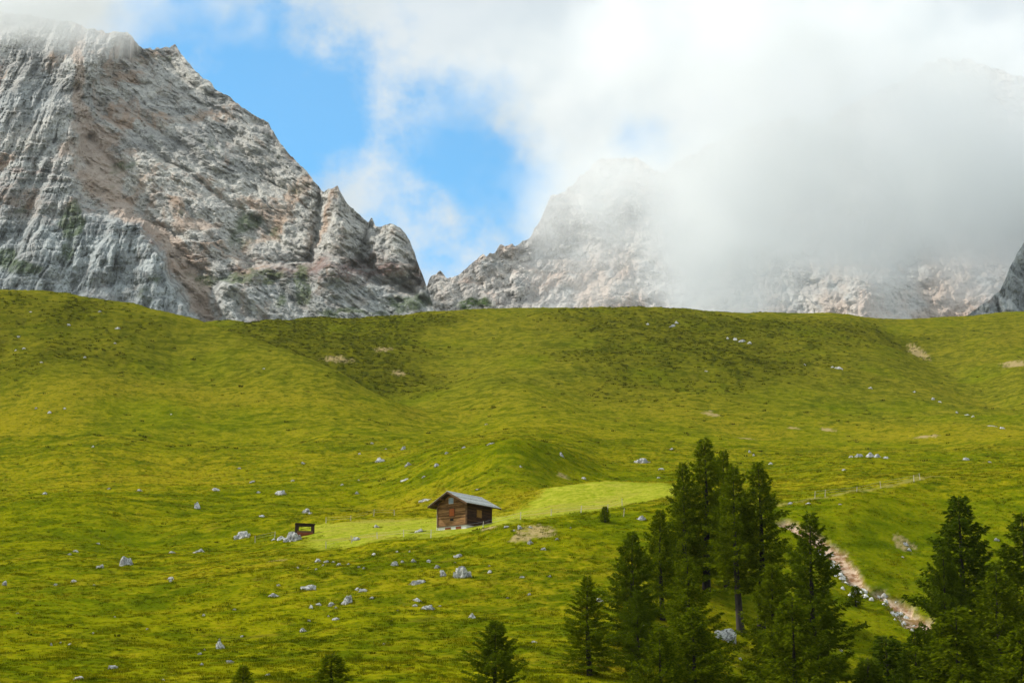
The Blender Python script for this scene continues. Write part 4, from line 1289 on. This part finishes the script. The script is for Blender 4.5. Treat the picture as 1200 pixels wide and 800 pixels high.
def tree_meshes(seed, H, Rm, start, per_m, dens, shape, droop, spray=1.0):
    """tapered trunk with limbs, and a crown of needle sprays along every limb"""
    rr = random.Random(seed)
    tv, tf = [], []

    def tube(pts, rad, sides):
        b = len(tv)
        for p, r_ in zip(pts, rad):
            for k in range(sides):
                a = 2 * math.pi * k / sides
                tv.append((p[0] + r_ * math.cos(a), p[1] + r_ * math.sin(a), p[2]))
        for i in range(len(pts) - 1):
            for k in range(sides):
                k2 = (k + 1) % sides
                tf.append((b + i * sides + k, b + i * sides + k2, b + (i + 1) * sides + k2, b + (i + 1) * sides + k))
    r0 = 0.018 * H + 0.03
    bend = [rr.uniform(-.02, .02) * H for _ in range(2)]

    def axis(t_):
        return Vector((bend[0] * math.sin(t_ * 3.0), bend[1] * math.sin(t_ * 2.4), t_ * H))
    tube([axis(t_) if t_ > 0 else axis(0) + Vector((0, 0, -1.2)) for t_ in (0, .02, .1, .25, .45, .65, .85, 1.0)], [r0 * 1.35, r0 * 1.15, r0, r0 * .85, r0 * .62, r0 * .4, r0 * .18, .012], 8)
    lv, lf = [], []
    nb = int(H * per_m)
    ang = rr.uniform(0, 6)
    for i in range(nb):
        t_ = start + (1 - start) * ((i + rr.random()) / nb) ** 0.95
        if t_ > 0.992:
            continue
        ang += 2.4 + rr.uniform(-.5, .5)
        q = (t_ - start) / (1 - start)
        prof = (1 - q) ** shape * (0.55 + 0.45 * min(1, q / 0.14))
        L = Rm * prof * rr.uniform(.45, 1.12) + 0.12
        if rr.random() < .06:
            L *= .4
        rise = (0.12 + 0.60 * q) - droop * (1 - q)
        o = axis(t_)
        dv = Vector((math.cos(ang), math.sin(ang), 0))
        sd = Vector((-dv.y, dv.x, 0))
        wob = rr.uniform(-.15, .15)

        def at(u):
            return o + dv * (L * u) + sd * (L * wob * u * u) + Vector((0, 0, L * (rise * u - droop * 0.9 * u * u * (1 - q) + 0.16 * u ** 3)))
        rb = 0.012 + 0.010 * L
        tube([at(0), at(.35), at(.7), at(1.0)], [rb, rb * .75, rb * .45, .006], 3)
        ns = max(5, int(L * dens * (1.0 + 0.4 * q) + 3))
        for k in range(ns):
            u = (0.12 + 0.9 * ((k + rr.random()) / ns) ** 0.85)
            p = at(min(u, 1.0))
            half = L * 0.34 * (1 - 0.75 * u) + 0.10
            lat = rr.uniform(-1, 1) * half
            p = p + sd * lat + dv * (abs(lat) * .35) + Vector((0, 0, rr.gauss(-.03, .05) * (1 + L * .3) - abs(lat) * .12))
            d2 = (dv * rr.uniform(.2, 1.0) + sd * (rr.uniform(-.8, .8) + (.8 if lat > 0 else -.8)) + Vector((0, 0, rr.uniform(-.75, .35)))).normalized()
            ln = rr.uniform(.22, .50) * spray
            wd = rr.uniform(.045, .10) * spray
            nrm = Vector((rr.gauss(0, 1), rr.gauss(0, 1), rr.gauss(0, 1)))
            sv = d2.cross(nrm)
            if sv.length < 1e-3:
                continue
            sv = sv.normalized() * wd
            b = len(lv)
            lv.extend([p - sv * .5, p + d2 * (ln * .55) - sv, p + d2 * ln, p + d2 * (ln * .5) + sv])
            lf.append((b, b + 1, b + 2, b + 3))
    a = bpy.data.meshes.new("trunk"); a.from_pydata([tuple(v) for v in tv], [], tf); a.materials.append(m_bark)
    a.polygons.foreach_set("use_smooth", np.ones(len(a.polygons), bool))
    c_ = np_mesh("crown", np.array([v[:] for v in lv]), np.array(lf), smooth=False)
    return a, c_, H


VAR = {
    'open': tree_meshes(1, 18, 4.6, .10, 7.0, 58, .84, .14, .90),
    'slim': tree_meshes(2, 18, 3.9, .25, 6.4, 58, .82, .18, .90),
    'dense': tree_meshes(3, 16, 5.3, .03, 8.0, 60, .90, .14, .92),
    'broad': tree_meshes(4, 14, 5.5, .02, 8.0, 60, .88, .08, .92),
    'bushy': tree_meshes(5, 9, 3.9, .02, 10.5, 58, .86, .02, .85),
    'small': tree_meshes(6, 4, 1.15, .04, 20, 60, .85, .05, .55),
    'dense2': tree_meshes(7, 17, 5.0, .04, 7.4, 60, .90, .20, .92),
}
_first = {}


def tree(px, top_py, d, var, label, wid=1.0, mat=None, name="larch_tree", base_py=None):
    tr_me, cr_me, H0 = VAR[var]
    mat = mat or m_larch
    s_, e_ = se(px, top_py)
    if base_py is not None:
        p = place(px, base_py, 110, 320)
        x, y, z = p
        d = y
        x = s_ * d
    else:
        x, y = s_ * d, d
        z = gz(x, y)
    H = e_ * d - z
    root = empty(name, (x, y, z), rnd.uniform(0, 6.28))
    k = H / H0
    for nm, me, mt in (("trunk", tr_me, m_bark), ("crown", cr_me, mat)):
        o = bpy.data.objects.new(nm, me)
        col.objects.link(o)
        if not me.materials:
            me.materials.append(mt)
        if me.materials[0] != mt:
            o.material_slots[0].link = 'OBJECT'
            o.material_slots[0].material = mt
        o.parent = root
        o.scale = (k * wid * 1.24, k * wid * 1.24, k)
    tag(root, label, "tree", "larch trees on the slope")
    return root, H


TREES = [
    (823, 513, 208, 'open', "tallest larch, rising at the centre of the middle grove", 1.0, None),
    (798, 541, 206, 'dense2', "larch on the meadow side of the tallest larch", .85, None),
    (847, 527, 211, 'open', "larch close behind the right shoulder of the tallest larch", .8, None),
    (774, 596, 186, 'dense', "full larch in front of the grove's tall trees, facing the cabin", .9, None),
    (862, 545, 191, 'slim', "slender larch with bare lower trunk, the one nearer the cabin of a pair", .9, None),
    (885, 541, 193, 'slim', "slender larch with bare lower trunk, the one nearer the gully of a pair", .95, None),
    (741, 622, 166, 'dense', "dark dense conifer at the cabin side of the middle grove", 1.0, m_spruce),
    (690, 674, 149, 'dense2', "lone feathery larch standing just outside the middle grove", 1.15, None),
    (803, 652, 158, 'broad', "bright broad larch low at the front of the middle grove", .95, None),
    (812, 712, 144, 'bushy', "short bushy larch at the front of the middle grove", 1.0, None),
    (772, 735, 140, 'bushy', "low bright larch at the very front of the middle grove", 1.0, None),
    (748, 690, 152, 'broad', "full-skirted larch filling the gap before the dark dense conifer", .85, m_spruce),
    (905, 660, 160, 'dense', "larch below the pair of slender trees, beside the gully", 1.0, None),
    (950, 600, 166, 'dense2', "tall full larch in front of the bare erosion scar", .95, m_spruce),
    (928, 700, 150, 'bushy', "low larch at the foot of the tall full larch by the scar", .9, None),
    (580, 727, 137, 'bushy', "small bushy conifer alone on the slope below the cabin", 1.15, m_spruce),
    (390, 766, 131, 'small', "little bush-like larch below the meadow's slabs", 1.9, None),
    (286, 779, 130, 'small', "tiny larch tip on the lowest left slope", 1.5, None),
    (1124, 580, 178, 'dense', "big dense conifer right of the erosion gully", .98, m_spruce),
    (1106, 640, 172, 'broad', "wide larch leaning out toward the gully beside the big dense conifer", .62, m_spruce),
    (1168, 668, 158, 'broad', "light green larch in front of the big dense conifer", .95, None),
    (1194, 600, 171, 'dense2', "dark conifer standing beyond the light green larch", 1.1, m_spruce),
    (1120, 712, 148, 'bushy', "low larch at the foot of the big dense conifer", 1.0, None),
    (1196, 735, 142, 'bushy', "low bright larch at the foot of the light green larch", 1.0, None),
    (1037, 745, 156, 'small', "small pointed young larch at the lower end of the gully", 1.0, m_spruce),
    (1070, 738, 152, 'dense2', "young larch beside the big dense conifer at the gully's lower end", 1.0, m_spruce),
    (1018, 770, 150, 'small', "smallest young larch in the clearing by the gully", 1.0, m_spruce),
]
for px, ty, d, var, lab, wid, mt in TREES:
    tree(px, ty, d, var, lab, wid, mt)
tree(709, 593, 0, 'small', "knee-high dark sapling at the fence above the slope", 1.3, m_spruce, "sapling", 612)
tree(1002, 686, 0, 'small', "tiny sapling growing among the gully's white stones", 1.3, m_spruce, "sapling", 708)

# ------------------------------------------------------------------ grass tufts and dwarf shrubs (uncountable)
def tuft_mesh(name, n, rad, h, wd, lean, seed):
    rr = random.Random(seed)
    vs, fs = [], []
    for k in range(n):
        a = rr.uniform(0, 6.28); r_ = rad * math.sqrt(rr.random())
        p = Vector((math.cos(a) * r_, math.sin(a) * r_, -.03))
        q = Vector((math.cos(a), math.sin(a), 0)) * lean * rr.uniform(.2, 1.2) + Vector((0, 0, 1))
        q.normalize()
        b_ = rr.uniform(0, 6.28)
        sv = Vector((math.cos(b_), math.sin(b_), 0)) * wd
        hh = h * rr.uniform(.55, 1.1)
        b = len(vs)
        vs += [p - sv, p + sv, p + q * hh * .6 + sv * .7, p + q * hh + Vector((0, 0, -.12 * hh)) + Vector((q.x, q.y, 0)) * .3 * hh, p + q * hh * .6 - sv * .7]
        fs.append((b, b + 1, b + 2, b + 3, b + 4))
    return np_mesh(name, np.array([v[:] for v in vs]), np.array(fs), smooth=False)


def tuft_material(name, heathy):
    m, t, out = new_mat(name)
    geo = t.node('ShaderNodeNewGeometry'); oi = t.node('ShaderNodeObjectInfo')
    if heathy:
        c = t.mix(oi.outputs['Random'], (0.034, 0.044, 0.003), (0.100, 0.100, 0.004))
    else:
        c, _, _, _ = grass_colour(t, geo.outputs['Position'], 0.0, 0.0)
        c = t.mix(oi.outputs['Random'], t.mix(1.0, c, (0.62, 0.66, 0.7), 'MULTIPLY'), t.mix(1.0, c, (1.60, 1.48, 1.3), 'MULTIPLY'))
    d = t.node('ShaderNodeBsdfDiffuse'); t.put(d.inputs['Color'], c)
    tr = t.node('ShaderNodeBsdfTranslucent'); t.put(tr.inputs['Color'], c)
    mx = t.node('ShaderNodeMixShader'); mx.inputs[0].default_value = 0.3
    t.l.new(d.outputs[0], mx.inputs[1]); t.l.new(tr.outputs[0], mx.inputs[2])
    t.l.new(mx.outputs[0], out.inputs['Surface'])
    return m


def scatter(name, label, pts, scl, rot, proto_me):
    me = bpy.data.meshes.new(name)
    me.vertices.add(len(pts))
    me.vertices.foreach_set("co", np.ascontiguousarray(pts, np.float32).ravel())
    set_attr(me, "scl", scl); set_attr(me, "rot", rot)
    o = link(name, me)
    proto = bpy.data.objects.new(name + "_clump", proto_me)
    g = bpy.data.node_groups.new(name, 'GeometryNodeTree')
    g.interface.new_socket("Geometry", in_out='INPUT', socket_type='NodeSocketGeometry')
    g.interface.new_socket("Geometry", in_out='OUTPUT', socket_type='NodeSocketGeometry')
    gi = g.nodes.new('NodeGroupInput'); go = g.nodes.new('NodeGroupOutput')
    ob = g.nodes.new('GeometryNodeObjectInfo'); ob.inputs['Object'].default_value = proto
    ip = g.nodes.new('GeometryNodeInstanceOnPoints')
    a1 = g.nodes.new('GeometryNodeInputNamedAttribute'); a1.inputs['Name'].default_value = "scl"
    a2 = g.nodes.new('GeometryNodeInputNamedAttribute'); a2.inputs['Name'].default_value = "rot"
    cx = g.nodes.new('ShaderNodeCombineXYZ')
    g.links.new(gi.outputs[0], ip.inputs['Points'])
    g.links.new(ob.outputs['Geometry'], ip.inputs['Instance'])
    g.links.new(a1.outputs[0], ip.inputs['Scale'])
    g.links.new(a2.outputs[0], cx.inputs['Z'])
    g.links.new(cx.outputs[0], ip.inputs['Rotation'])
    g.links.new(ip.outputs[0], go.inputs[0])
    md = o.modifiers.new("scatter", 'NODES'); md.node_group = g
    tag(o, label, None, None, 'stuff')
    return o


gr = np.random.default_rng(3)
m_tuft = tuft_material("grass_tuft", False)
m_shrub = tuft_material("dwarf_shrub", True)
N = 230000
d_ = 118 + (470 - 118) * gr.random(N) ** 1.15
s_ = gr.uniform(-0.335, 0.335, N)
x_, y_ = s_ * d_, d_
z_, md_, ht_, sc_, tr_ = ground_parts(x_, y_)
cl_ = fbm(x_ / 4.0, y_ / 5.0, 3.0, 3)
keep = (sc_ < .35) & (tr_ < .5) & (gr.random(N) < (0.55 + 1.1 * cl_) * (1 - 0.75 * md_))
me = tuft_mesh("tuft", 11, .26, .34, .030, .7, 1); me.materials.append(m_tuft)
gp = np.stack([x_, y_, z_], -1)[keep]
gs = (gr.uniform(.45, 1.0, N) * (0.75 + 0.9 * np.clip(cl_, 0, .6)) * (1 - 0.5 * md_))[keep] * 1.1
rx_, ry_, rs_ = [], [], []
for bx_, by_, w_ in RIMS:
    n_t = int(8 + 5 * w_)
    a_ = gr.uniform(0, 6.28, n_t)
    rr_ = 0.5 * w_ * gr.uniform(.82, 1.25, n_t)
    rx_.append(bx_ + np.cos(a_) * rr_); ry_.append(by_ + np.sin(a_) * rr_); rs_.append(gr.uniform(.5, 1.15, n_t) * np.clip(0.6 + 0.25 * w_, .6, 1.2))
rx_, ry_, rs_ = np.concatenate(rx_), np.concatenate(ry_), np.concatenate(rs_)
rz2 = ground_parts(rx_, ry_)[0]
gp = np.concatenate([gp, np.stack([rx_, ry_, rz2], -1)]); gs = np.concatenate([gs, rs_])
scatter("grass", "tussocky alpine grass covering the near slopes", gp, gs, gr.uniform(0, 6.28, len(gp)), me)
N = 90000
d_ = 118 + (900 - 118) * gr.random(N)
s_ = gr.uniform(-0.335, 0.335, N)
x_, y_ = s_ * d_, d_
z_, md_, ht_, sc_, tr_ = ground_parts(x_, y_)
cl_ = fbm(x_ / 5.0, y_ / 6.0, 12.0, 3)
cb_ = fbm(x_ / 30.0, y_ / 40.0, 22.0, 2)
pr = np.where(d_ > 400, ht_ ** 1.4 * 0.8, 0.0) + np.clip((cl_ - 0.36 + 0.25 * cb_) * 4, 0, 0.85)
keep = (md_ < .5) & (sc_ < .35) & (tr_ < .5) & (gr.random(N) < pr)
me = tuft_mesh("shrub", 16, .34, .34, .075, .9, 2); me.materials.append(m_shrub)
scatter("dwarf_shrubs", "dark dwarf shrubs dotting the grass and the upper slopes", np.stack([x_, y_, z_], -1)[keep], (gr.uniform(.5, 1.25, N) * np.clip(d_ / 330, .75, 1.6))[keep], gr.uniform(0, 6.28, N)[keep], me)

# ------------------------------------------------------------------ thin mountain haze
bm = bmesh.new()
bmesh.ops.create_cube(bm, size=1.0)
for v in bm.verts:
    v.co = Vector((v.co.x * 5200, 1650 + v.co.y * 3500, 640 + v.co.z * 1560))
hz = bpy.data.meshes.new("haze"); bm.to_mesh(hz); bm.free()
m_haze, t, out = new_mat("haze")
pv = t.node('ShaderNodeVolumePrincipled')
pv.inputs['Color'].default_value = (0.93, 0.97, 1.0, 1)
pv.inputs['Density'].default_value = 0.000018
t.l.new(pv.outputs[0], out.inputs['Volume'])
o = link("haze", hz, None, m_haze)
tag(o, "thin pale mountain air", None, None, "stuff")
